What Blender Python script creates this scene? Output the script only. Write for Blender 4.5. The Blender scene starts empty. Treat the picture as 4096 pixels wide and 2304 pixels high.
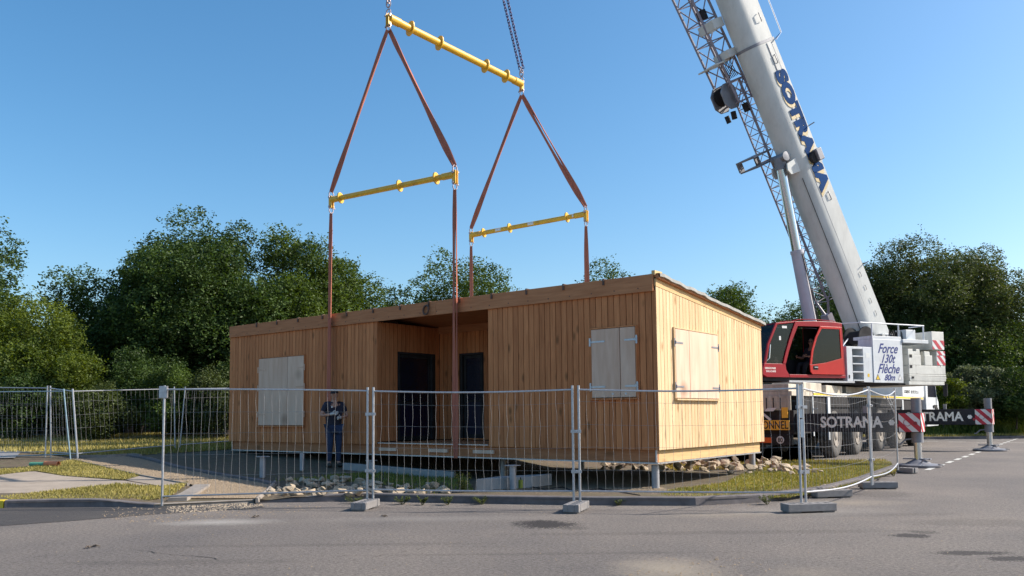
import bpy, bmesh, math, random
import numpy as np
from mathutils import Matrix, Vector
random.seed(7); RNG = np.random.default_rng(11)
R = math.radians
scn = bpy.context.scene
col = scn.collection

# ------------------------------------------------------------------ camera
CAM = np.array([6.85085, -12.84430, 1.37682])
CR = np.array([0.78737753, 0.61639844, -0.00946486])
CU = np.array([0.0534491, -0.05296346, 0.99716501])
CF = np.array([-0.61414967, 0.78565121, 0.07464818])
FPX, PY0 = 3321.784, 1409.703           # focal length and optical centre row in photo pixels
cd = bpy.data.cameras.new('camera'); cam = bpy.data.objects.new('camera', cd); col.objects.link(cam)
cd.sensor_width = 36.0; cd.lens = 36.0*FPX/4096.0; cd.shift_y = (PY0-1152)/4096.0
cd.clip_start = 0.1; cd.clip_end = 3000
M = Matrix.Identity(4)
for i in range(3):
    M[i][0] = CR[i]; M[i][1] = CU[i]; M[i][2] = -CF[i]; M[i][3] = CAM[i]
cam.matrix_world = M
scn.camera = cam
scn.view_settings.view_transform = 'Standard'; scn.view_settings.look = 'None'
scn.view_settings.exposure = 0.5; scn.view_settings.gamma = 1.0

# ------------------------------------------------------------------ light
SUN = Vector((0.98, 0.90, 0.97)).normalized()
w = bpy.data.worlds.new("World"); scn.world = w; w.use_nodes = True
nt = w.node_tree; bg = nt.nodes['Background']
sky = nt.nodes.new('ShaderNodeTexSky'); sky.sky_type = 'NISHITA'; sky.sun_disc = False
sky.sun_elevation = math.asin(SUN.z); sky.sun_rotation = math.atan2(SUN.x, SUN.y)
sky.altitude = 50; sky.air_density = 1.0; sky.dust_density = 1.6; sky.ozone_density = 2.5
hs_ = nt.nodes.new('ShaderNodeHueSaturation'); hs_.inputs['Saturation'].default_value = 1.27; hs_.inputs['Hue'].default_value = 0.493
nt.links.new(sky.outputs[0], hs_.inputs['Color']); nt.links.new(hs_.outputs[0], bg.inputs[0]); bg.inputs[1].default_value = 0.142
sd = bpy.data.lights.new('sun', 'SUN'); sd.energy = 5.0; sd.angle = R(0.53); sd.color = (1.0, 0.93, 0.82)
so = bpy.data.objects.new('sun', sd); col.objects.link(so)
so.rotation_euler = SUN.to_track_quat('Z', 'Y').to_euler(); so.location = (20, 10, 30)

# ------------------------------------------------------------------ photo pixel -> place
def ray(x, y): return CF + (x-2048)/FPX*CR - (y-PY0)/FPX*CU
def onp(x, y, ax, v):
    d = ray(x, y); return CAM + (v-CAM[ax])/d[ax]*d
def TZ(x, y):
    """height of the site ground, rising gently to the back left"""
    q = min(max((-x-4.5)/4.5, 0), 1); q = q*q*(3-2*q)
    z = 0.036*(-x-6)+0.035*min(max(y+4, -3), 9)*q
    return 0.05+min(max(z, 0), 0.72)
def GT(x, y, off=0.0):
    d = ray(x, y); t = 4.0
    while t < 90:
        P = CAM+t*d
        if P[2] < TZ(P[0], P[1])+off: break
        t += 0.05
    P = CAM+t*d
    return (float(P[0]), float(P[1]))
def G0(x, y, z=0.0):
    P = onp(x, y, 2, z); return (float(P[0]), float(P[1]))
def DP(x, depth):
    """ground place at image column x and a given depth"""
    P = CAM+depth*ray(x, 1600); return (float(P[0]), float(P[1]))

# ------------------------------------------------------------------ materials
MATS = {}
def grime(m, col_=(0.09, 0.075, 0.06), amt=0.5, sc=2.2, lo=0.55, hi=0.8, stretch=(1, 1, 0.25)):
    n = m.node_tree.nodes; l = m.node_tree.links; p = n['Principled BSDF']; src = p.inputs['Base Color'].links[0].from_socket
    tc = n.new('ShaderNodeTexCoord'); mp = n.new('ShaderNodeMapping'); mp.inputs['Scale'].default_value = stretch; l.new(tc.outputs['Object'], mp.inputs[0])
    t = n.new('ShaderNodeTexNoise'); t.inputs['Scale'].default_value = sc; t.inputs['Detail'].default_value = 9; t.inputs['Roughness'].default_value = 0.75; l.new(mp.outputs[0], t.inputs['Vector'])
    r = n.new('ShaderNodeMapRange'); r.inputs['From Min'].default_value = lo; r.inputs['From Max'].default_value = hi; r.inputs['To Max'].default_value = amt; l.new(t.outputs['Fac'], r.inputs['Value'])
    x = n.new('ShaderNodeMixRGB'); x.inputs[2].default_value = (*col_, 1); l.new(r.outputs[0], x.inputs[0]); l.new(src, x.inputs[1]); l.new(x.outputs[0], p.inputs['Base Color'])
def mat(name, rgb, rough=0.6, metal=0.0, var=0.12, scale=3.0, bump=0.0, bscale=60.0, spec=0.5, var2=None, stretch=None, coord='Object'):
    if name in MATS: return MATS[name]
    m = bpy.data.materials.new(name); m.use_nodes = True; n = m.node_tree.nodes; l = m.node_tree.links
    p = n['Principled BSDF']; p.inputs['Roughness'].default_value = rough; p.inputs['Metallic'].default_value = metal
    p.inputs['Specular IOR Level'].default_value = spec
    tc = n.new('ShaderNodeTexCoord'); mp = n.new('ShaderNodeMapping'); l.new(tc.outputs[coord], mp.inputs[0])
    if stretch: mp.inputs['Scale'].default_value = stretch
    t = n.new('ShaderNodeTexNoise'); t.inputs['Scale'].default_value = scale; t.inputs['Detail'].default_value = 8; t.inputs['Roughness'].default_value = 0.65
    l.new(mp.outputs[0], t.inputs['Vector'])
    r = n.new('ShaderNodeValToRGB'); r.color_ramp.elements[0].position = 0.3; r.color_ramp.elements[1].position = 0.7
    c2 = var2 if var2 else tuple(min(1, c*(1+var)) for c in rgb)
    c1 = tuple(c*(1-var) for c in rgb)
    r.color_ramp.elements[0].color = (*c1, 1); r.color_ramp.elements[1].color = (*c2, 1)
    l.new(t.outputs['Fac'], r.inputs[0]); l.new(r.outputs[0], p.inputs['Base Color'])
    if bump > 0:
        t2 = n.new('ShaderNodeTexNoise'); t2.inputs['Scale'].default_value = bscale; t2.inputs['Detail'].default_value = 5
        l.new(tc.outputs[coord], t2.inputs['Vector'])
        b = n.new('ShaderNodeBump'); b.inputs['Strength'].default_value = 1.0; b.inputs['Distance'].default_value = bump
        l.new(t2.outputs['Fac'], b.inputs['Height']); l.new(b.outputs[0], p.inputs['Normal'])
    MATS[name] = m; return m

def wood(name, c_lo, c_hi, knot=(0.16, 0.07, 0.025), grain=(14, 14, 1.2), kscale=2.2):
    m = bpy.data.materials.new(name); m.use_nodes = True; n = m.node_tree.nodes; l = m.node_tree.links
    p = n['Principled BSDF']; p.inputs['Roughness'].default_value = 0.75; p.inputs['Specular IOR Level'].default_value = 0.25
    at = n.new('ShaderNodeAttribute'); at.attribute_name = 'tint'
    tc = n.new('ShaderNodeTexCoord'); mp = n.new('ShaderNodeMapping'); mp.inputs['Scale'].default_value = grain
    l.new(tc.outputs['Object'], mp.inputs[0])
    ad = n.new('ShaderNodeVectorMath'); ad.operation = 'ADD'; l.new(mp.outputs[0], ad.inputs[0])
    cm = n.new('ShaderNodeVectorMath'); cm.operation = 'SCALE'; l.new(at.outputs['Color'], cm.inputs[0]); cm.inputs['Scale'].default_value = 37.0
    l.new(cm.outputs[0], ad.inputs[1])
    t = n.new('ShaderNodeTexNoise'); t.inputs['Scale'].default_value = 1.6; t.inputs['Detail'].default_value = 7; t.inputs['Distortion'].default_value = 0.6
    l.new(ad.outputs[0], t.inputs['Vector'])
    a1 = n.new('ShaderNodeMath'); a1.operation = 'MULTIPLY_ADD'; a1.inputs[1].default_value = 0.34; l.new(at.outputs['Fac'], a1.inputs[0])
    l.new(t.outputs['Fac'], a1.inputs[2])
    r = n.new('ShaderNodeValToRGB'); r.color_ramp.elements[0].position = 0.16; r.color_ramp.elements[1].position = 1.0
    r.color_ramp.elements[0].color = (*c_lo, 1); r.color_ramp.elements[1].color = (*c_hi, 1)
    r.color_ramp.elements[1].position = 1.0
    l.new(a1.outputs[0], r.inputs[0])
    # knots
    mp2 = n.new('ShaderNodeMapping'); g2 = tuple(0.5*kscale*(1 if g > 5 else 0.45)*3 for g in grain); mp2.inputs['Scale'].default_value = g2
    l.new(tc.outputs['Object'], mp2.inputs[0])
    ad2 = n.new('ShaderNodeVectorMath'); ad2.operation = 'ADD'; l.new(mp2.outputs[0], ad2.inputs[0]); l.new(cm.outputs[0], ad2.inputs[1])
    v = n.new('ShaderNodeTexVoronoi'); v.inputs['Scale'].default_value = 1.0; l.new(ad2.outputs[0], v.inputs['Vector'])
    kr = n.new('ShaderNodeMapRange'); kr.inputs['From Min'].default_value = 0.06; kr.inputs['From Max'].default_value = 0.17
    kr.inputs['To Min'].default_value = 0.75; kr.inputs['To Max'].default_value = 0.0
    l.new(v.outputs['Distance'], kr.inputs['Value'])
    mx = n.new('ShaderNodeMixRGB'); mx.inputs[2].default_value = (*knot, 1)
    l.new(kr.outputs[0], mx.inputs[0]); l.new(r.outputs[0], mx.inputs[1]); l.new(mx.outputs[0], p.inputs['Base Color'])
    b = n.new('ShaderNodeBump'); b.inputs['Distance'].default_value = 0.002; b.inputs['Strength'].default_value = 0.6
    l.new(t.outputs['Fac'], b.inputs['Height']); l.new(b.outputs[0], p.inputs['Normal'])
    MATS[name] = m; return m

def leafmat(name, dark, light, trans=0.25):
    m = bpy.data.materials.new(name); m.use_nodes = True; n = m.node_tree.nodes; l = m.node_tree.links
    n.remove(n['Principled BSDF']); out = n['Material Output']
    at = n.new('ShaderNodeAttribute'); at.attribute_name = 'tint'
    tc = n.new('ShaderNodeTexCoord'); t = n.new('ShaderNodeTexNoise'); t.inputs['Scale'].default_value = 0.55; t.inputs['Detail'].default_value = 3
    l.new(tc.outputs['Object'], t.inputs['Vector'])
    a = n.new('ShaderNodeMath'); a.operation = 'MULTIPLY_ADD'; a.inputs[1].default_value = 0.5; l.new(at.outputs['Fac'], a.inputs[0]); l.new(t.outputs['Fac'], a.inputs[2])
    r = n.new('ShaderNodeValToRGB'); r.color_ramp.elements[0].position = 0.4; r.color_ramp.elements[1].position = 1.0
    r.color_ramp.elements[0].color = (*dark, 1); r.color_ramp.elements[1].color = (*light, 1); l.new(a.outputs[0], r.inputs[0])
    d = n.new('ShaderNodeBsdfPrincipled'); d.inputs['Roughness'].default_value = 0.55; d.inputs['Specular IOR Level'].default_value = 0.2
    l.new(r.outputs[0], d.inputs['Base Color'])
    tr = n.new('ShaderNodeBsdfTranslucent'); hs = n.new('ShaderNodeHueSaturation'); hs.inputs['Saturation'].default_value = 1.25; hs.inputs['Value'].default_value = 1.5; hs.inputs['Hue'].default_value = 0.485
    l.new(r.outputs[0], hs.inputs['Color']); l.new(hs.outputs[0], tr.inputs['Color'])
    mx = n.new('ShaderNodeMixShader'); mx.inputs[0].default_value = trans
    l.new(d.outputs[0], mx.inputs[1]); l.new(tr.outputs[0], mx.inputs[2]); l.new(mx.outputs[0], out.inputs[0])
    MATS[name] = m; return m

def glassmat(name, tint=(0.02, 0.03, 0.035), alpha=0.55, rough=0.03):
    m = bpy.data.materials.new(name); m.use_nodes = True; n = m.node_tree.nodes; l = m.node_tree.links
    p = n['Principled BSDF']; p.inputs['Base Color'].default_value = (*tint, 1); p.inputs['Roughness'].default_value = rough
    p.inputs['Alpha'].default_value = alpha; p.inputs['Specular IOR Level'].default_value = 0.7
    MATS[name] = m; return m

# asphalt with stains at several scales
def asphalt(name, lo, hi, warm, spots=None):
    m = bpy.data.materials.new(name); m.use_nodes = True; n = m.node_tree.nodes; l = m.node_tree.links
    p = n['Principled BSDF']; p.inputs['Roughness'].default_value = 0.85; p.inputs['Specular IOR Level'].default_value = 0.3
    tc = n.new('ShaderNodeTexCoord')
    def noise(s, d=6, ro=0.6):
        t = n.new('ShaderNodeTexNoise'); t.inputs['Scale'].default_value = s; t.inputs['Detail'].default_value = d; t.inputs['Roughness'].default_value = ro
        l.new(tc.outputs['Object'], t.inputs['Vector']); return t
    big = noise(0.28, 8, 0.62); fine = noise(26, 10, 0.95); mid = noise(2.4, 6, 0.7)
    r = n.new('ShaderNodeValToRGB'); r.color_ramp.elements[0].position = 0.40; r.color_ramp.elements[1].position = 0.62
    r.color_ramp.elements[0].color = (*lo, 1); r.color_ramp.elements[1].color = (*hi, 1)
    l.new(fine.outputs['Fac'], r.inputs[0])
    r2 = n.new('ShaderNodeValToRGB'); r2.color_ramp.elements[0].position = 0.3; r2.color_ramp.elements[1].position = 0.72
    r2.color_ramp.elements[0].color = (0.72, 0.72, 0.74, 1); r2.color_ramp.elements[1].color = (1.2, 1.15, 1.08, 1)
    l.new(big.outputs['Fac'], r2.inputs[0])
    mu = n.new('ShaderNodeMixRGB'); mu.blend_type = 'MULTIPLY'; mu.inputs[0].default_value = 1
    l.new(r.outputs[0], mu.inputs[1]); l.new(r2.outputs[0], mu.inputs[2])
    # dusty patches
    r3 = n.new('ShaderNodeMapRange'); r3.inputs['From Min'].default_value = 0.55; r3.inputs['From Max'].default_value = 0.8; r3.inputs['To Max'].default_value = 0.5
    l.new(mid.outputs['Fac'], r3.inputs['Value'])
    mx = n.new('ShaderNodeMixRGB'); mx.inputs[2].default_value = (*warm, 1)
    l.new(r3.outputs[0], mx.inputs[0]); l.new(mu.outputs[0], mx.inputs[1])
    # scattered light chips
    v = n.new('ShaderNodeTexVoronoi'); v.inputs['Scale'].default_value = 14; l.new(tc.outputs['Object'], v.inputs['Vector'])
    kr = n.new('ShaderNodeMapRange'); kr.inputs['From Min'].default_value = 0.03; kr.inputs['From Max'].default_value = 0.07; kr.inputs['To Min'].default_value = 0.8; kr.inputs['To Max'].default_value = 0
    l.new(v.outputs['Distance'], kr.inputs['Value'])
    mx2 = n.new('ShaderNodeMixRGB'); mx2.inputs[2].default_value = (0.34, 0.31, 0.27, 1)
    l.new(kr.outputs[0], mx2.inputs[0]); l.new(mx.outputs[0], mx2.inputs[1]); last = mx2.outputs[0]
    if spots:
        ns = noise(3.2, 7, 0.7); nf = noise(30, 3, 0.6); sn = n.new('ShaderNodeMath'); sn.operation = 'ADD'; l.new(ns.outputs['Fac'], sn.inputs[0]); l.new(nf.outputs['Fac'], sn.inputs[1])
        for (px_, py_, rx_, ry_, st_, kind_) in spots:
            c0 = ray(px_, py_); c0 = CAM-CAM[2]/c0[2]*c0; c1 = ray(px_+rx_, py_); c1 = CAM-CAM[2]/c1[2]*c1; c2 = ray(px_, py_-ry_); c2 = CAM-CAM[2]/c2[2]*c2
            a_ = math.hypot(*(c1-c0)[:2]); b_ = math.hypot(*(c2-c0)[:2])
            m_ = n.new('ShaderNodeMapping'); m_.vector_type = 'TEXTURE'; m_.inputs['Location'].default_value = (c0[0], c0[1], 0); m_.inputs['Rotation'].default_value = (0, 0, math.atan2(CR[1], CR[0])); m_.inputs['Scale'].default_value = (a_, b_, 1)
            l.new(tc.outputs['Object'], m_.inputs[0]); ln = n.new('ShaderNodeVectorMath'); ln.operation = 'LENGTH'; l.new(m_.outputs[0], ln.inputs[0])
            ad_ = n.new('ShaderNodeMath'); ad_.operation = 'MULTIPLY_ADD'; ad_.inputs[1].default_value = (2.4 if kind_ == 0 else 1.3); l.new(sn.outputs[0], ad_.inputs[0]); l.new(ln.outputs['Value'], ad_.inputs[2])
            mr = n.new('ShaderNodeMapRange'); mr.inputs['From Min'].default_value = (3.2 if kind_ == 0 else 1.45); mr.inputs['From Max'].default_value = (3.45 if kind_ == 0 else 2.75); mr.inputs['To Min'].default_value = st_; mr.inputs['To Max'].default_value = 0; l.new(ad_.outputs[0], mr.inputs['Value'])
            mq = n.new('ShaderNodeMixRGB'); mq.inputs[2].default_value = [(0.035, 0.03, 0.03, 1), (0.36, 0.33, 0.30, 1), (0.37, 0.31, 0.24, 1)][kind_]; l.new(mr.outputs[0], mq.inputs[0]); l.new(last, mq.inputs[1]); last = mq.outputs[0]
    l.new(last, p.inputs['Base Color'])
    b = n.new('ShaderNodeBump'); b.inputs['Distance'].default_value = 0.02; b.inputs['Strength'].default_value = 1.0
    l.new(fine.outputs['Fac'], b.inputs['Height']); l.new(b.outputs[0], p.inputs['Normal'])
    MATS[name] = m; return m

SPOTS = [(2185, 2097, 125, 16, 0.95, 0), (2100, 2088, 60, 6, 0.45, 0), (2300, 2112, 60, 8, 0.4, 0), (3700, 2130, 60, 6, 0.5, 0), (3650, 2142, 80, 9, 0.85, 0), (3880, 2212, 150, 8, 0.8, 0), (4060, 2235, 130, 9, 0.8, 0), (3500, 1975, 150, 12, 0.3, 0), (2900, 2130, 900, 7, 0.22, 0), (1300, 2180, 700, 6, 0.2, 0), (2200, 2215, 800, 5, 0.22, 0), (700, 2250, 500, 10, 0.2, 0), (3300, 2060, 500, 8, 0.25, 0), (3900, 2090, 300, 14, 0.25, 0),
  (880, 2088, 200, 10, 0.95, 1), (2680, 2275, 190, 40, 0.85, 2), (3230, 2290, 170, 22, 0.3, 2), (3230, 2045, 280, 16, 0.4, 1), (2900, 2060, 240, 10, 0.35, 2), (1700, 2075, 400, 10, 0.3, 1), (3400, 2010, 200, 10, 0.4, 2)]
ASPH = asphalt('asphalt', (0.058, 0.051, 0.047), (0.335, 0.30, 0.278), (0.22, 0.185, 0.155), SPOTS)
ASPHD = asphalt('dark_asphalt', (0.05, 0.047, 0.047), (0.12, 0.11, 0.108), (0.14, 0.125, 0.11))
STAIN = mat('tar_stain', (0.035, 0.03, 0.03), 0.9, var=0.5, scale=25, bump=0.01)
DUST = mat('dust_patch', (0.30, 0.25, 0.20), 0.95, var=0.25, scale=12, bump=0.008)
SOIL = mat('gravelly_soil', (0.12, 0.088, 0.055), 0.95, var=0.35, scale=7, bump=0.02, bscale=45)
CHIP = mat('stone_chips', (0.30, 0.225, 0.15), 0.95, var=0.35, scale=30)
GRAV = mat('path_gravel', (0.27, 0.195, 0.125), 0.95, var=0.35, scale=40, bump=0.03, bscale=55)
DUSTY = mat('dusty_asphalt', (0.20, 0.18, 0.165), 0.95, var=0.2, scale=9)
PALE = mat('pale_paving', (0.33, 0.27, 0.215), 0.9, var=0.14, scale=2.5, bump=0.004, bscale=50)
GREYP = mat('grey_paving', (0.2, 0.2, 0.21), 0.9, var=0.15, scale=3, bump=0.004)
TURF = mat('turf', (0.125, 0.12, 0.03), 0.95, var=0.35, scale=5, bump=0.03, bscale=30, var2=(0.26, 0.21, 0.07))
KERB = mat('kerb_concrete', (0.27, 0.235, 0.205), 0.9, var=0.22, scale=6, bump=0.004)
KERBD = mat('dark_kerb', (0.13, 0.115, 0.115), 0.9, var=0.3, scale=5, bump=0.004)
YEL = mat('yellow_road_paint', (0.65, 0.47, 0.03), 0.7, var=0.15, scale=12)
WHITEP = mat('white_road_paint', (0.55, 0.54, 0.5), 0.8, var=0.25, scale=14)
CONC = mat('block_concrete', (0.22, 0.205, 0.2), 0.9, var=0.15, scale=9, bump=0.006, bscale=90)
CONCB = mat('slab_concrete', (0.30, 0.29, 0.28), 0.9, var=0.12, scale=6, bump=0.004)
GALV = mat('galvanised_steel', (0.44, 0.445, 0.47), 0.42, metal=0.75, var=0.15, scale=20)
GALVW = mat('fence_wire', (0.26, 0.26, 0.27), 0.5, metal=0.4, var=0.15, scale=20)
GALVB = mat('blue_tinted_steel', (0.26, 0.36, 0.42), 0.45, metal=0.4, var=0.2, scale=20)
POST = mat('grey_post_steel', (0.33, 0.33, 0.35), 0.5, metal=0.3, var=0.15, scale=8)
ROCK = mat('limestone', (0.42, 0.335, 0.24), 0.9, var=0.25, scale=5, bump=0.010, bscale=18)
LARCH_SHADE = wood('larch_shade_tone', (0.30, 0.098, 0.034), (0.64, 0.255, 0.102))  # cladding tone with the shade of the front wall put into the colour
FASC = wood('fascia_board', (0.30, 0.11, 0.046), (0.54, 0.24, 0.11), grain=(1.2, 14, 14), kscale=1.5)
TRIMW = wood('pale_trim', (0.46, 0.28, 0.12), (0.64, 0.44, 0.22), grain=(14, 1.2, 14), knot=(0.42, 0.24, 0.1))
LARCH_SUN = wood('larch_sunlit_tone', (0.46, 0.30, 0.15), (0.72, 0.53, 0.32), knot=(0.30, 0.15, 0.055))  # same larch, paler: sunlight on the gable side put into the colour
PLY = wood('plywood_shutter', (0.49, 0.29, 0.195), (0.72, 0.52, 0.39), knot=(0.30, 0.18, 0.12), grain=(5, 5, 0.8), kscale=1.2)
MEMB = mat('roof_membrane', (0.30, 0.29, 0.27), 0.8, var=0.25, scale=4, bump=0.01, bscale=9)
DARKW = mat('dark_gap', (0.03, 0.018, 0.012), 0.95)
RED = mat('crane_red_paint', (0.30, 0.009, 0.018), 0.35, var=0.1, scale=2, spec=0.3)
REDL = mat('door_red_paint', (0.48, 0.022, 0.018), 0.35, var=0.08, scale=2, spec=0.3)
WHT = mat('crane_white_paint', (0.60, 0.62, 0.64), 0.4, var=0.14, scale=1.6)
WHTG = mat('boom_paint', (0.60, 0.60, 0.57), 0.5, spec=0.3, var=0.1, scale=1.1, stretch=(1.6, 1.0, 0.5), bump=0.003, bscale=4)
CREAM = mat('cream_deck_paint', (0.55, 0.49, 0.40), 0.6, var=0.15, scale=2)
CWT = mat('counterweight_paint', (0.62, 0.61, 0.56), 0.6, var=0.13, scale=2.5, bump=0.004, bscale=20)
GREYM = mat('grey_metal', (0.22, 0.22, 0.24), 0.5, metal=0.3, var=0.2, scale=4)
LATT = mat('lattice_paint', (0.27, 0.245, 0.29), 0.5, var=0.15, scale=5)
DKM = mat('dark_metal', (0.035, 0.033, 0.034), 0.8, spec=0.15, var=0.4, scale=4)
BLKB = mat('outrigger_black', (0.030, 0.030, 0.036), 0.7, spec=0.25, var=0.35, scale=3)
CHROME = mat('chrome_rod', (0.62, 0.66, 0.72), 0.18, metal=0.95, var=0.05)
CYLM = mat('cylinder_grey', (0.48, 0.47, 0.51), 0.42, var=0.1, scale=2)
TYRE = mat('tyre_rubber', (0.085, 0.078, 0.072), 0.85, var=0.4, scale=6, bump=0.01, bscale=25)
RIM = mat('dusty_rim', (0.34, 0.30, 0.26), 0.6, metal=0.2, var=0.25, scale=6)
BLUE = mat('blue_letter', (0.01, 0.025, 0.17), 0.7, var=0.2, scale=6)
BLUE2 = mat('boom_letter', (0.006, 0.05, 0.17), 0.8, spec=0.1, var=0.3, scale=1.2)
OCHR = mat('ochre_letter_edge', (0.62, 0.47, 0.24), 0.5)
LETW = mat('letter_white', (0.88, 0.85, 0.80), 0.6, var=0.15, scale=12)
LETD = mat('letter_black', (0.02, 0.015, 0.01), 0.6)
REDS = mat('red_stripe', (0.50, 0.025, 0.05), 0.45, var=0.1)
WHS = mat('white_stripe', (0.72, 0.70, 0.68), 0.5, var=0.1)
SIGNY = mat('sign_yellow', (0.88, 0.45, 0.05), 0.5, var=0.1)
ORNG = mat('orange_lamp', (0.75, 0.12, 0.02), 0.4)
CHY = mat('crane_yellow_stripe', (0.78, 0.50, 0.02), 0.45, var=0.08)
SPY = mat('spreader_yellow', (0.76, 0.43, 0.03), 0.42, var=0.1, scale=5)
SLING = mat('sling_webbing', (0.40, 0.125, 0.075), 0.85, var=0.22, scale=6, bump=0.004, bscale=80, stretch=(1, 1, 0.3))
CHAIN = mat('dark_chain', (0.045, 0.035, 0.11), 0.5, metal=0.4, var=0.3, scale=20)
SHAK = mat('shackle_steel', (0.40, 0.33, 0.34), 0.4, metal=0.6, var=0.3, scale=30)
RUST = mat('rusty_hook', (0.10, 0.055, 0.04), 0.7, var=0.3)
GLASSC = glassmat('cab_glass', (0.004, 0.012, 0.014), 0.72)
GLASSC.node_tree.nodes['Principled BSDF'].inputs['Specular IOR Level'].default_value = 0.3
GLASSD = glassmat('door_glass', (0.004, 0.006, 0.02), 1.0, 0.25)
BLUE_REFL = mat('blue_reflection_tone', (0.004, 0.006, 0.03), 0.4)  # blue reflection in the lower door glass, painted as a flat colour
BARK = mat('bark', (0.09, 0.07, 0.055), 0.95, var=0.4, scale=6, bump=0.03, bscale=14)
ORP = mat('orange_pipe', (0.62, 0.21, 0.09), 0.6, var=0.15, scale=9)
GRP = mat('green_pipe', (0.09, 0.30, 0.19), 0.6, var=0.15, scale=9)
SKINM = mat('skin', (0.42, 0.22, 0.15), 0.55, var=0.06)
NAVY = mat('navy_cotton', (0.022, 0.022, 0.038), 0.9, var=0.2, scale=9)
JEAN = mat('denim', (0.022, 0.038, 0.085), 0.9, var=0.25, scale=12)
CAPM = mat('cap_cloth', (0.02, 0.012, 0.014), 0.9)
GLOV = mat('work_glove', (0.55, 0.5, 0.46), 0.9, var=0.15, scale=20)
SHOE = mat('shoe', (0.03, 0.025, 0.02), 0.7)
STKR = mat('sticker', (0.7, 0.7, 0.68), 0.5, var=0.1)
FUEL = mat('canister_green', (0.22, 0.26, 0.03), 0.5)

grime(WHTG, (0.20, 0.19, 0.17), 0.28, 1.8, 0.48, 0.75, (1.5, 1.5, 0.35)); grime(WHT, (0.22, 0.20, 0.18), 0.55, 3, 0.52, 0.8); grime(RED, (0.07, 0.02, 0.02), 0.5, 3); grime(CWT, (0.25, 0.23, 0.2), 0.6, 4, 0.5, 0.8); grime(SPY, (0.28, 0.12, 0.04), 0.75, 7, 0.52, 0.72, (1, 1, 1)); grime(CREAM, (0.15, 0.11, 0.08), 0.8, 3, 0.42, 0.75); grime(KERB, (0.1, 0.09, 0.08), 0.6, 5, 0.5, 0.75, (1, 1, 1)); grime(PALE, (0.16, 0.12, 0.08), 0.6, 1.6, 0.5, 0.78, (1, 1, 1)); grime(SOIL, (0.10, 0.11, 0.04), 0.7, 2.5, 0.5, 0.7, (1, 1, 1)); grime(TURF, (0.13, 0.09, 0.05), 0.7, 3, 0.5, 0.7, (1, 1, 1))
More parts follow.
